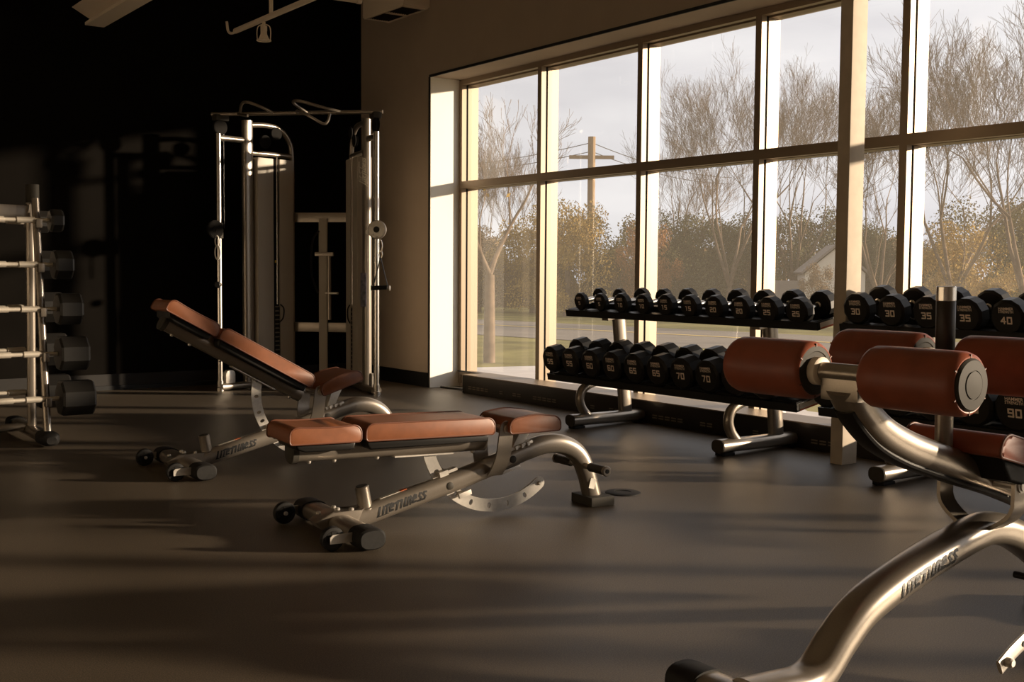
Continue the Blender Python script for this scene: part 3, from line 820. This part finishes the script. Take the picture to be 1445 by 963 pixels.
# ------------------------------------------------------------------ barbell rack (left edge)
br = thing('barbell_rack', 'upright metal barbell rack at the left edge of the photo', 'barbell rack', (1.0, 7.35, 0))
O = V((1.0, 7.35, 0))
def fb(b, n, m, par=br): return b.xf(lambda p: p - O).build(n, m, par)
for xr in (1.70, .42):
    b = MB(); b.sweep([(xr, 6.98, .05), (xr, 7.86, .05)], sup(.035, .045, 20, 2.6), (0, 0, 1)); ft = fb(b, 'foot', 'metal')
    for yy, s in ((6.98, -1), (7.86, 1)):
        b = MB(); b.sweep([(xr, yy - s * .11, .05), (xr, yy + s * .01, .05), (xr, yy + s * .035, .047), (xr, yy + s * .05, .045)], sup(.043, .056, 20, 2.6), (0, 0, 1), True, [1, 1, .85, .5]); fb(b, 'rubber_boot', 'rubber', ft)
    b = MB(); b.sweep([(xr, 7.40, .08), (xr, 7.34, 1.46)], sup(.026, .022, 18, 2.4), (1, 0, 0)); fb(b, 'rear_post', 'metal')
    b = MB(); b.sweep([(xr, 7.02, .08), (xr, 7.22, 1.46)], sup(.022, .020, 18, 2.4), (1, 0, 0)); fp = fb(b, 'front_post', 'metal')
    b = MB(); b.sweep([(xr, 7.285, 1.44), (xr, 7.285, 1.545)], sup(.060, .034, 20, 3), (0, 1, 0)); fb(b, 'top_cap', 'cap')
    for k in range(5):
        z = 1.33 - k * .262
        yp = 7.02 + (z - .08) / 1.38 * .20; yr = 7.40 - (z - .08) / 1.38 * .06
        b = MB(); b.box((xr + .0, yp - .025, z - .035), (.034, .075, .022), bev=.003); b.box((xr + .0, yp - .068, z - .018), (.034, .012, .05), bev=.003)
        fb(b, 'hook', 'metal', fp)
        b = MB(); b.box((xr, yr + .035, z - .035), (.034, .10, .022), bev=.003); b.box((xr, yr + .085, z - .018), (.034, .012, .05), bev=.003)
        fb(b, 'hook', 'metal', fp)
b = MB(); b.box((1.06, 7.285, 1.385), (1.24, .05, .075), bev=.006); fb(b, 'top_beam', 'metal')
b = MB(); b.sweep([(.44, 7.42, .075), (1.68, 7.42, .075)], sup(.024, .024, 14)); fb(b, 'stretcher', 'metal')
ORD = ['topmost', 'second', 'middle', 'fourth', 'lowest']
HEADS = [(.072, .075), (.093, .105), (.100, .135), (.107, .165), (.109, .19)]
XE = [1.80, 1.822, 1.845, 1.852, 1.860]
for row in (0, 1):
    for k in range(5):
        z = 1.33 - k * .262 + .0; r, t = HEADS[k]
        yp = 7.02 + (z - .08) / 1.38 * .20 - .042; yr = 7.40 - (z - .08) / 1.38 * .06 + .055
        y = yp if row == 0 else yr + .02
        z = z if row == 0 else z + .0
        xc = 1.06; xe = XE[k] if row == 0 else XE[k] - .015
        bb = thing('barbell', 'black-headed barbell, %s of the five on the %s side of its rack' % (ORD[k], 'near' if row == 0 else 'far'), 'barbell', (xc, y, z), 0, 'fixed barbells on the left rack')
        L = xe - xc - t / 2
        pr = []
        for x0, x1 in ((.13, .21), (.25, .33), (.37, .45), (.52, .62)):
            pr += [(.0125, x0), (.0185, x0 + .001), (.0185, x1), (.0125, x1 + .001)]
        pr = [(r_, -h_) for r_, h_ in pr[::-1]] + pr
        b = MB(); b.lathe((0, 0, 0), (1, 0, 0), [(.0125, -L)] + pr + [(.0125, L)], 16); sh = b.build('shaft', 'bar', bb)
        for s in (-1, 1):
            b = MB(); c = .012; b.lathe((s * L, 0, 0), (s, 0, 0), [(r - c, 0), (r, c), (r, t - c), (r - c, t)], 8, off=.5); b.build('head', 'urethane', bb, 22)

# ------------------------------------------------------------------ cable machine
CM = (4.2035, 8.955)
cm = thing('cable_machine', 'tall dual-pulley cable machine standing across the dark corner', 'cable machine', (CM[0], CM[1], 0), -45)
def P_(t, s, z, dn=0.):
    """point along the left (s=-1) or right (s=1) wing; dn pushes it sideways, towards the room"""
    L = math.hypot(.415, .65); nx, ny = -.65 / L, -.415 / L
    return V((s * (.695 - .415 * t + dn * nx), .65 * t + dn * ny, z))
def dirs(s):
    L = math.hypot(.415, .65)
    return V((s * -.415 / L, .65 / L, 0)), V((s * -.65 / L, -.415 / L, 0))
for s in (-1, 1):
    e, n = dirs(s)
    R3 = Matrix((e, n, (0, 0, 1))).transposed()
    b = MB(); b.cyl(P_(0, s, .03), P_(0, s, 2.20), .024, 22); gp = b.build('guide_post', 'chrome', cm)
    b = MB(); b.lathe(P_(0, s, 0), (0, 0, 1), [(.036, 0), (.036, .03), (.030, .035), (.030, .09)], 20); b.build('post_socket', 'chrome', gp)
    b = MB(); b.sweep([P_(0, s, .035), P_(1, s, .035)], sup(.032, .045, 18, 2.8), (0, 0, 1)); b.build('base_rail', 'metal', cm)
    b = MB(); b.sweep([P_(.38, s, 0), P_(.38, s, 2.34)], sup(.050, .034, 22, 2.8), e); fu = b.build('frame_upright', 'metal', cm)
    b = MB(); b.sweep([P_(.02, s, 2.165), P_(.38, s, 2.165)], sup(.026, .022, 16), (0, 0, 1)); b.build('post_arm', 'metal', cm)
    # arched tube at the back of the wing
    b = MB(); b.sweep(crom([P_(.38, s, 2.30), P_(.62, s, 2.315), P_(.82, s, 2.295), P_(.95, s, 2.21), P_(1.0, s, 2.06), P_(1.0, s, 1.6), P_(1.0, s, .03)], 7), sup(.023, .023, 14)); b.build('arched_tube', 'metal', cm)
    b = MB(); b.sweep([P_(.38, s, 2.065), P_(1.0, s, 2.065)], sup(.022, .022, 14)); b.build('cross_bar', 'metal', cm)
    # weight shrouds, stack and rods
    for t0, t1 in ((.46, .68), (.765, .955)):
        b = MB(); c = (P_(t0, s, 1.05) + P_(t1, s, 1.05)) / 2; ln = (t1 - t0) * .771
        b.box(c, (ln, .13, 1.95), R3, bev=.012); b.build('shroud_panel', 'shroud', cm)
    b = MB()
    for k in range(15): b.box(P_(.722, s, .16 + k * .0385), (.058, .12, .034), R3, bev=.003)
    st = b.build('weight_stack', 'rubber', cm)
    b = MB()
    for k in range(15): b.box(P_(.722, s, .18 + k * .0385, .062), (.040, .003, .012), R3)
    b.build('weight_label', 'heater_slot', st)
    b = MB(); b.box(P_(.722, s, 1.05, .0), (.075, .085, 1.95), R3); b.build('slot_shade_box', 'pulley', cm)  # added black box, painting the shade inside the slot between the panels
    b = MB(); b.cyl(P_(.735, s, .74, .05), P_(.735, s, 2.04, .05), .007, 10); b.build('guide_rod', 'chrome', cm)
    b = MB(); b.box(P_(.722, s, 1.12, .045), (.018, .003, .022), R3); b.build('yellow_tag', mat('yellow_print', (.75, .5, .05), .5), st)
    b = MB(); b.sweep(crom([P_(.76, s, .74, .07), P_(.80, s, .70, .08), P_(.79, s, .62, .08), P_(.75, s, .58, .07)], 5), sup(.006, .006, 6)); b.build('selector_cord', 'black', st)
    # upper pulleys
    for t, z in ((.57, 2.165), (.72, 2.245)):
        b = MB(); b.lathe(P_(t, s, z, .06), n, [(.052, -.012), (.056, -.010), (.048, 0), (.056, .010), (.052, .012), (.015, .014)], 28); b.build('pulley', 'pulley', cm, 20)
    # top housing over the post
    b = MB(); b.box(P_(.03, s, 2.335), (.13, .075, .055), R3, bev=.016); tc = b.build('top_housing', 'cap', cm)
    b = MB(); b.lathe(P_(.02, s, 2.255, .0), n, [(.058, -.018), (.066, -.014), (.058, 0), (.066, .014), (.058, .018), (.012, .020)], 30); b.build('top_pulley', 'pulley', cm, 20)
    b = MB(); b.cyl(P_(.07, s, 2.25), P_(.07, s, 1.40), .0035, 6); b.build('pulley_cable', 'cable', cm)
    # sliding carriage with its pulley
    b = MB(); b.lathe(P_(0, s, 1.31), (0, 0, 1), [(.030, 0), (.036, .004), (.036, .13), (.030, .134)], 20); ca = b.build('carriage', 'cap', cm)
    hz = 1.385
    q = V((s * .695 + (.03 if s > 0 else -.0), -.062, hz))
    b = MB(); b.lathe(q + V((0, -.02, 0)), (0, -1, 0) if s > 0 else n, [(.074, -.018), (.078, -.012), (.078, .010), (.070, .016), (.034, .018), (.032, .021), (.010, .022)], 30); b.build('pulley_housing', 'steel' if s > 0 else 'pulley', ca, 20)
    b = MB(); b.lathe(q + V((0, -.043, 0)), (0, -1, 0), [(.026, 0), (.026, .002)], 20); b.build('hub_badge', 'cap' if s > 0 else 'rubber', ca)
    b = MB()
    for dx, dz in ((-.045, .03), (.0, -.06), (-.03, -.045)): b.lathe(q + V((dx, -.04, dz)), (0, -1, 0), [(.010, 0), (.010, .004), (.006, .006)], 10)
    b.lathe(V((s * .695 - .05, -.03, hz - .02)), (0, -1, 0), [(.022, 0), (.026, .02), (.022, .045)], 14)
    b.build('carriage_knob', 'steel' if s > 0 else 'rubber', ca)
    # foot bracket
    b = MB(); b.prism(rrect(-.045, .045, -.075, .075, .03), P_(.12, s, .10), (e.x, e.y, 0), (0, 0, 1), .05, bev=.004); b.build('lower_pulley_guard', 'steel', cm)
    if s > 0:
        d = V((-.25, -1, 0)).normalized(); sx = V((1, -.25, 0)).normalized()
        o = P_(.38, s, 1.885) + d * .0545
        b = MB()
        for qd in logo_quads(9): b.b.faces.new([b.b.verts.new(o + V((0, 0, 1)) * (p.x * .225) - sx * (p.y * .225)) for p in qd])
        b.build('logo', 'logo_pale', fu)
        o2 = P_(.38, s, .88) + d * .0535
        b = MB(); b.box(o2, (.056, .003, .29), Matrix((sx, -d, (0, 0, 1))).transposed()); b.build('instruction_decal', 'poster', fu)
# top beam and pull-up handles
b = MB(); b.sweep([(-.75, -.005, 2.362), (.75, -.005, 2.362)], sup(.017, .017, 14)); tb = b.build('top_beam', 'metal', cm)
for q in ([(-.50, 0, 2.362), (-.44, -.10, 2.43), (-.36, -.16, 2.435), (-.24, -.10, 2.39), (-.20, 0, 2.362)], [(.10, -.02, 2.362), (.02, -.12, 2.43), (.08, -.16, 2.44), (.25, -.12, 2.395), (.40, 0, 2.362)],
          [(.02, -.0, 2.362), (.06, -.14, 2.36), (.18, -.20, 2.31), (.30, -.20, 2.245), (.335, -.18, 2.27), (.345, -.16, 2.33)], [(-.52, 0, 2.362), (-.46, -.08, 2.345), (-.38, -.12, 2.33)]):
    b = MB(); b.sweep(crom(q, 6), sup(.0125, .0125, 10)); b.build('pull_up_handle', 'metal', tb)
# accessory post between the wings
for z in (1.52, .53):
    b = MB(); b.box((0, .655, z), (.56, .03, .085), bev=.004); b.build('rear_brace', 'metal', cm)
b = MB(); b.box((.02, .63, .80), (.075, .03, 1.42), bev=.004); b.build('accessory_post', 'shroud', cm)
b = MB(); b.cyl((.085, .60, .60), (.085, .60, 1.17), .017, 12); b.box((.04, .60, 1.19), (.17, .03, .035), bev=.004); b.build('hanging_bar', 'metal', cm)
b = MB(); b.sweep(crom([(-.01, .60, 1.40), (-.07, .60, 1.30), (-.08, .60, 1.02), (-.02, .60, .84)], 6), sup(.009, .014, 8)); b.build('hanging_strap', 'black', cm)
for z in (.84, .14):
    b = MB(); b.cyl((.05, .60, z), (.175, .58, z), .011, 10); b.build('storage_peg', 'steel', cm)
# hanging hardware
def carabiner(b, o, h, w, r=.0045):
    b.tube([V(o) + V((w * math.sin(t), 0, -h / 2 + h / 2 * math.cos(t))) for t in [2 * PI * k / 18 for k in range(18)]], r, 6, closed=True)
hx = V((.755, -.085, 1.30))
ho = thing('stirrup_attachment', 'black strap stirrup hanging from the right pulley of the cable machine', 'cable attachment', (0, 0, 0))
W_ = Matrix.Translation((CM[0], CM[1], 0)) @ Matrix.Rotation(-PI / 4, 4, 'Z')
def cmw(p): return W_ @ V(p)
ho.location = cmw(hx)
def hf(b, n, m, par=ho):
    o0 = cmw(hx)
    return b.xf(lambda p: cmw(p) - o0).build(n, m, par)
b = MB(); carabiner(b, hx + V((0, 0, .0)), .10, .014); carabiner(b, hx + V((0, 0, -.09)), .06, .014); hf(b, 'carabiner', 'chrome')
b = MB()
for s in (-1, 1): b.sweep([hx + V((0, 0, -.14)), hx + V((s * .02, 0, -.22)), hx + V((s * .062, 0, -.385))], sup(.004, .012, 8), (1, 0, 0))
hf(b, 'strap', 'black')
b = MB(); b.lathe(hx + V((-.078, 0, -.40)), (1, 0, .06), [(.014, 0), (.018, .004), (.018, .13), (.014, .134)], 16); g = hf(b, 'grip', 'rubber')
b = MB()
for s in (-1, 1): b.lathe(hx + V((s * .073, 0, -.398)), (s, 0, 0), [(.022, 0), (.022, .008), (.018, .010)], 16)
hf(b, 'end_ring', 'steel', g)
lx = V((-.69, -.09, 1.31))
lo = thing('carabiner', 'pale snap hook hanging from the left pulley of the cable machine', 'carabiner', cmw(lx))
b = MB(); carabiner(b, (.015, 0, .02), .09, .016, .0055); carabiner(b, (.02, 0, -.06), .12, .024, .006); o0 = cmw(lx)
b.xf(lambda p: W_.to_3x3() @ p).build('hook_loop', 'sticker', lo)
b = MB(); b.lathe(cmw((-.69, -.04, .915)), W_.to_3x3() @ V((.3, -1, 0)), [(.018, 0), (.03, .01), (.03, .05), (.02, .06)], 14)
kb = b.build('stop_ball', 'black', None); kb.parent = cm; kb.matrix_parent_inverse = W_.inverted()

# floor cover plate
b = MB(); b.lathe((3.59, 4.07, 0), (0, 0, 1), [(.085, 0), (.085, .003), (.078, .006), (.04, .006), (.038, .004), (.01, .004)], 32)
tag(b.build('floor_outlet', 'rubber'), 'round dark outlet cover on the floor behind the flat bench', 'outlet cover')

# ------------------------------------------------------------------ outdoors
GZ = -.15
MT['lawn'] = mat('lawn', (.20, .17, .055), .95, 0, .1, noise=(1.2, .35))
MT['asphalt'] = mat('asphalt', (.20, .17, .14), .9, 0, .2, noise=(2, .12))
MT['line'] = mat('road_paint', (.62, .42, .12), .8)
MT['concrete'] = mat('pale_concrete', (.55, .50, .46), .85, 0, .2, noise=(3, .1))
MT['bark'] = mat('grey_bark', (.15,.108,.075), .9, 0, .15, noise=(6, .3))
MT['stone'] = mat('pale_stone', (.55, .51, .48), .8, 0, .2, noise=(5, .3))
MT['pole'] = mat('weathered_wood', (.26, .17, .09), .9)
MT['siding'] = mat('white_siding', (.75, .68, .58), .7)
MT['roof'] = mat('grey_shingle', (.22, .19, .17), .9)
for nm, c in (('olive', (.17,.14,.055)), ('dark', (.10,.095,.045)), ('gold', (.36,.24,.07)), ('rust', (.28,.14,.06)), ('twig', (.22,.155,.09))):
    MT['leaf_' + nm] = mat('leaf_' + nm, c, .9, 0, .1, noise=(.9, .45))
b = MB(); b.box((62.5, 20, GZ - .1), (113.2, 140, .2)); struct(b.build('ground_lawn', 'lawn'))
rd = MB(); d = V((-.2, 1, 0)).normalized()
c0 = V((14.0, 20, 0)); n_ = V((d.y, -d.x, 0))
def quad(b, p, d, L, w, z):
    n_ = V((d.y, -d.x, 0)); vs = [p - d * L - n_ * w, p + d * L - n_ * w, p + d * L + n_ * w, p - d * L + n_ * w]
    b.prism([(0, 0)], p, d, n_, 0) if False else b.b.faces.new([b.b.verts.new(V((v.x, v.y, z))) for v in vs])
quad(rd, c0, d, 60, 2.4, GZ + .010); struct(rd.build('road', 'asphalt'))
rd = MB(); quad(rd, c0 + n_ * .5, d, 60, .08, GZ + .016); struct(rd.build('road_line', 'line'))
# curving pale walkway just outside the glass
wk = MB()
ctr = crom([(8.2, 11.5, 0), (7.6, 9.2, 0), (7.35, 8.0, 0), (7.55, 6.8, 0), (7.3, 5.6, 0), (7.5, 4.2, 0), (7.4, 0, 0)], 8)
prev = None
for i, p in enumerate(ctr):
    dd = ctr[min(i + 1, len(ctr) - 1)] - ctr[max(i - 1, 0)]; nn = V((dd.y, -dd.x, 0)).normalized()
    w = .45 + .18 * math.sin(i * .9)
    a, c = wk.b.verts.new(p - nn * w + V((0, 0, GZ + .02))), wk.b.verts.new(p + nn * w + V((0, 0, GZ + .02)))
    if prev: wk.b.faces.new((prev[0], prev[1], c, a))
    prev = (a, c)
struct(wk.build('path', 'concrete'))
random.seed(11)
for (x, y, sx, sy, sz, lab) in ((6.75, 8.05, .35, .22, .16, 'pale flat boulder outside the window left of the first rack foot'), (7.0, 7.15, .30, .42, .15, 'pale boulder outside, seen under the middle of the left rack'), (6.85, 6.35, .28, .34, .17, 'bright pale boulder outside, seen between the left rack legs'), (6.9, 5.2, .30, .45, .14, 'pale boulder outside the window just left of the square column')):
    b = MB(); bmesh.ops.create_icosphere(b.b, subdivisions=3, radius=1)
    ph = [random.uniform(0, 6) for _ in range(6)]
    for v in b.b.verts:
        k = 1 + .10 * math.sin(3 * v.co.x + ph[0]) + .08 * math.sin(4 * v.co.y + ph[1]) + .05 * math.sin(7 * v.co.z + ph[2])
        v.co = V((v.co.x * sx * k + x, v.co.y * sy * k + y, v.co.z * sz * k + GZ + sz * .4))
    tag(b.build('boulder', 'stone', None, 80), lab, 'boulder', 'pale boulders outside the window')

def ray_xy(px, dist, py=385):
    d = fw * f_px + rt * (px - 722.5) - up * (py - 481.5); d.z = 0; d.normalize()
    return V((d.x * dist, d.y * dist, GZ))
def bare_tree(label, base, h, spread, seed, stems=4, leaf=None, trunk_h=.12, depth=7, group='leafless trees beyond the road', r0=None, name='bare_tree'):
    random.seed(seed)
    t = thing(name, label, 'tree', base, 0, group)
    b = MB(); tips = []
    def grow(p, d, L, r, lev):
        n = 3; pts = [p]; dd = d.copy(); rs = [r]
        for k in range(n):
            dd = (dd + V((random.uniform(-1, 1), random.uniform(-1, 1), random.uniform(-.3, .7))) * .10).normalized()
            pts.append(pts[-1] + dd * L / n); rs.append(max(.003, r * (1 - .35 * (k + 1) / n)))
        b.sweep(pts, sup(1, 1, 6 if lev < 2 else 3), None, False, rs)
        if lev >= depth: tips.append(pts[-1]); return
        if lev >= depth - 2: tips.append(pts[-1])
        m = random.choice((2, 3, 3)) if lev < depth - 1 else 3
        for k in range(m):
            a = random.uniform(.20, .62) * spread
            ax = V((random.uniform(-1, 1), random.uniform(-1, 1), random.uniform(-.3, .3))).normalized()
            nd = (Matrix.Rotation(a, 3, ax) @ dd); nd.z += .16; nd.normalize()
            st = pts[-1] if k == 0 else pts[random.choice((1, 2, 3))]
            grow(st, nd, L * random.uniform(.62, .86), rs[-1] * (.85 if k == 0 else .62), lev + 1)
    r0 = r0 or h * .012
    if trunk_h: b.sweep([V((0, 0, -.05)), V((0, 0, h * trunk_h))], sup(1, 1, 8), None, False, [r0 * 1.25, r0])
    for k in range(stems):
        a = 2 * PI * k / stems + random.uniform(-.4, .4); tl = (.08 if stems == 1 else random.uniform(.18, .5)) * spread
        grow(V((0, 0, h * trunk_h)), V((math.cos(a) * math.sin(tl), math.sin(a) * math.sin(tl), math.cos(tl))), h * .27, r0 * (.9 if stems == 1 else .6), 0)
    zmax = max(v.co.z for v in b.b.verts); k = h / zmax
    b.xf(lambda p: V((p.x * k, p.y * k, p.z * k)))
    b.build('branches', 'bark', t, 60)
    if leaf:
        lb = MB(); cnt, size, m, zlim = leaf
        for _ in range(cnt):
            q = random.choice(tips) * k + V([random.gauss(0, .16) for _ in range(3)])
            if q.z > zlim * h: continue
            leafq(lb, q, size * random.uniform(.6, 1.3))
        lb.build('foliage', m, t, 10)
    return t
def leafq(b, q, s):
    u = V([random.gauss(0, 1) for _ in range(3)]).normalized(); v = u.orthogonal().normalized()
    w = u.cross(v)
    b.b.faces.new([b.b.verts.new(q + v * (s * a) + w * (s * .6 * c)) for a, c in ((-1, 0), (0, -1), (1, 0), (0, 1))])
bare_tree('slim nearby tree with yellow leaves on the lawn outside the first window', (8.52, 12.33, GZ), 3.6, 1.0, 5, 2, (2200, .035, 'leaf_gold', .62), .42, 6, 'trees on the lawn', .085, 'young_tree')
BT = [('leafless tree behind the first window pane, farther left', 672, 40, 6.4, 21, .8), ('leafless tree behind the first window pane, beside the second mullion', 735, 40, 6.6, 22, .8),
      ('tall leafless tree left in the third window, branches leaning left', 965, 34, 7.0, 23, 1.0), ('tall leafless tree right in the third window, crown fanning high', 1030, 31, 7.5, 24, 1.0),
      ('leafless tree in the fourth window beside the square column', 1120, 33, 7.6, 25, 1.0), ('leafless tree between the square column and the next mullion', 1242, 27, 5.9, 26, 1.1),
      ('broad leafless tree with fanning stems in the rightmost window', 1345, 25, 6.6, 27, 1.15), ('leafless tree cut off by the right edge of the photo', 1450, 21, 6.6, 28, 1.1)]
for lab, px, ds, h, sd, spd in BT:
    bare_tree(lab, ray_xy(px, ds), h, spd, sd, 4 if ds < 38 else 3)
def fast_leaves(pts, sizes):
    vs, fs = [], []
    for p, sz in zip(pts, sizes):
        u = V((random.gauss(0, 1), random.gauss(0, 1), random.gauss(0, 1))).normalized(); v = u.orthogonal().normalized() * sz; w = u.cross(v) * .62
        n = len(vs); vs += [p - v, p - w, p + v, p + w]; fs.append((n, n + 1, n + 2, n + 3))
    me = bpy.data.meshes.new('foliage'); me.from_pydata(vs, [], fs); return me
_bm = []
def bush_mesh(seed):
    random.seed(seed); blobs = []
    for k in range(34):
        a = random.uniform(0, 2 * PI); z = random.uniform(.10, .86); rr = math.sqrt(random.random()) * .5 * math.sqrt(max(.08, 1 - ((z - .35) / .66) ** 2))
        blobs.append((V((rr * math.cos(a), rr * math.sin(a), z)), random.uniform(.09, .19)))
    pts = []
    while len(pts) < 17000:
        c, r = random.choice(blobs); q = V((random.gauss(0, 1), random.gauss(0, 1), random.gauss(0, 1))).normalized() * r * random.random() ** .35 + c
        if q.z > .0: pts.append(q)
    return fast_leaves(pts, [random.uniform(.006, .015) for _ in pts])
def bush(label, px, dist, h, w, m, seed, n=0, name='leafy_tree'):
    while len(_bm) < 5: _bm.append(bush_mesh(50 + len(_bm)))
    base = ray_xy(px, dist)
    t = thing(name, label, 'tree', base, (seed * 67) % 360, 'leafy trees along the far side of the road')
    me = _bm[seed % 5]
    if not me.materials: me.materials.append(MT[m])
    o = bpy.data.objects.new('foliage', me); COL.objects.link(o); o.parent = t; o.scale = (w, w, h)
    o.material_slots[0].link = 'OBJECT'; o.material_slots[0].material = MT[m]
    k = MB(); k.sweep([(0, 0, -.05), (.03, 0, h * .3), (-.02, .03, h * .6)], sup(1, 1, 7), None, False, [.10, .08, .04]); k.build('trunk', 'bark', t)
BU = [('olive brown thicket behind the first window pane', 675, 34, 2.7, 3.0, 'leaf_twig'), ('golden brown tree behind the second mullion', 752, 33, 2.9, 2.6, 'leaf_gold'),
      ('yellow leafed tree behind the left half of the second window', 800, 31, 3.2, 2.6, 'leaf_gold'), ('olive tree behind the right half of the second window', 862, 32, 3.0, 3.0, 'leaf_olive'),
      ('rust leafed shrub just right of the third mullion', 915, 30, 2.6, 1.6, 'leaf_rust'), ('dark green tree left in the third window', 962, 33, 3.0, 3.0, 'leaf_dark'),
      ('olive tree in the middle of the third window', 1010, 35, 3.1, 2.8, 'leaf_olive'), ('dark green tree beside the fourth mullion', 1058, 34, 3.0, 2.8, 'leaf_dark'),
      ('brown thicket in the fourth window before the white house', 1108, 36, 3.2, 2.8, 'leaf_twig'), ('thin brown shrub in front of the white house', 1160, 28, 1.5, 1.0, 'leaf_twig'), ('dark green tree beside the left edge of the column', 1160, 34, 3.2, 2.8, 'leaf_dark'),
      ('dark green conifer just right of the square column', 1222, 32, 2.9, 2.0, 'leaf_dark'), ('brown thicket left of the rightmost mullion', 1268, 33, 2.2, 2.6, 'leaf_twig'),
      ('dark thicket right of the rightmost mullion', 1312, 33, 2.2, 2.4, 'leaf_dark'), ('yellow leafed tree low in the rightmost window', 1362, 26, 2.4, 2.2, 'leaf_gold'),
      ('tall olive yellow tree in the rightmost window', 1408, 31, 3.2, 3.2, 'leaf_olive'), ('dark tree at the right edge behind the dumbbells', 1455, 33, 3.2, 2.8, 'leaf_dark')]
for i, (lab, px, ds, h, w, m) in enumerate(BU): bush(lab, px, ds, h, w, m, 100 + i)
# dense hedge that closes the horizon behind the trees
random.seed(3); pts = []
for _ in range(90000):
    px = random.uniform(600, 1500); ds = random.uniform(38, 44)
    top = 1.7 + .5 * math.sin(px * .021) + .35 * math.sin(px * .067) + .2 * math.sin(px * .19)
    q = ray_xy(px, ds); q.z = GZ + (random.random() ** .8) * top; pts.append(q)
me = fast_leaves(pts, [random.uniform(.04, .09) for _ in pts]); me.materials.append(MT['leaf_twig'])
o = bpy.data.objects.new('undergrowth', me); COL.objects.link(o)
tag(o, 'brown undergrowth closing the view behind the roadside trees', 'undergrowth', None, 'stuff')
# utility pole with wires
up_ = thing('utility_pole', 'brown wooden utility pole with crossarm behind the second window', 'utility pole', ray_xy(833, 40))
b = MB(); b.sweep([(0, 0, 0), (0, 0, 5.85)], sup(.13, .13, 10)); b.build('pole', 'pole', up_)
b = MB(); b.box((0, 0, 5.15), (1.55, .10, .12), Matrix.Rotation(-.62, 3, 'Z')); b.build('crossarm', 'pole', up_)
for k, z in enumerate((5.5, 5.2)):
    b = MB(); A = ray_xy(560, 60); B = ray_xy(833, 40); Cc = ray_xy(1030, 55)
    pts = []
    for (p, q) in ((A, B), (B, Cc)):
        for j in range(13):
            u = j / 12; v = p.lerp(q, u); v.z = z - 2.2 * u * (1 - u) * .5 + (1.4 if p is A else 0) * (1 - u) * .6; pts.append(v)
    b.sweep(pts, sup(.014, .014, 5)); tag(b.build('street_wire', 'gasket'), ('upper' if k == 0 else 'lower') + ' thin power line strung from the utility pole', 'wire')
# white house partly hidden by the trees
hs = thing('house', 'white gabled house far behind the trees left of the column', 'house', ray_xy(1172, 31.3)); hs.rotation_euler = (0, 0, -.75); hs.scale = (1., 1., 1.05)
b = MB(); b.prism([(-.75, 0), (.75, 0), (.75, 1.15), (0, 1.75), (-.75, 1.15)], (0, 0, 0), (1, 0, 0), (0, 0, 1), 1.6); b.build('walls', 'siding', hs)
b = MB()
for s in (-1, 1): b.box((s * .42, 0, 1.49), (1.10, 1.75, .05), Matrix.Rotation(s * .675, 3, 'Y'))
b.build('roof', 'roof', hs)
b = MB(); b.box((-1.3, 0, .45), (1.1, 1.4, 1.0)); b.build('garage', 'roof', hs)

# ------------------------------------------------------------------ light
sd = bpy.data.lights.new('sun', 'SUN'); sd.energy = 8.5; sd.angle = math.radians(2.0); sd.color = (1., .81, .60)
so = bpy.data.objects.new('sun', sd); COL.objects.link(so)
so.rotation_euler = V((-1, .76, -.2)).to_track_quat('-Z', 'Y').to_euler()
so.location = (20, -12, 6)

w = bpy.data.worlds.new('sky'); S.world = w; w.use_nodes = True
nt = w.node_tree; bg = nt.nodes['Background']
tc = nt.nodes.new('ShaderNodeTexCoord'); mp = nt.nodes.new('ShaderNodeMapping'); mp.inputs['Scale'].default_value = (2.2, 2.2, 9)
nt.links.new(tc.outputs['Generated'], mp.inputs['Vector'])
n = nt.nodes.new('ShaderNodeTexNoise'); n.inputs['Scale'].default_value = 1.6; n.inputs['Detail'].default_value = 5
nt.links.new(mp.outputs['Vector'], n.inputs['Vector'])
r = nt.nodes.new('ShaderNodeValToRGB'); r.color_ramp.elements[0].position = .35; r.color_ramp.elements[1].position = .68
r.color_ramp.elements[0].color = (.62, .635, .70, 1); r.color_ramp.elements[1].color = (.88, .89, .93, 1)
nt.links.new(n.outputs['Fac'], r.inputs['Fac'])
vm = nt.nodes.new('ShaderNodeVectorMath'); vm.operation = 'DOT_PRODUCT'; vm.inputs[1].default_value = (.78, -.59, .16)
nt.links.new(tc.outputs['Generated'], vm.inputs[0])
mr = nt.nodes.new('ShaderNodeMapRange'); mr.inputs['From Min'].default_value = -.2; mr.inputs['From Max'].default_value = .8; mr.inputs['To Min'].default_value = .86; mr.inputs['To Max'].default_value = 1.35
nt.links.new(vm.outputs['Value'], mr.inputs['Value']); nt.links.new(mr.outputs['Result'], bg.inputs['Strength'])
nt.links.new(r.outputs['Color'], bg.inputs['Color'])

S.view_settings.view_transform = 'Standard'; S.view_settings.look = 'None'
S.view_settings.exposure = .15; S.view_settings.gamma = 1; S.view_settings.use_curve_mapping = False
S.cycles.max_bounces = 8; S.cycles.diffuse_bounces = 4; S.cycles.glossy_bounces = 4; S.cycles.transparent_max_bounces = 24
S.cycles.use_denoising = True
S.cycles.sample_clamp_indirect = 6
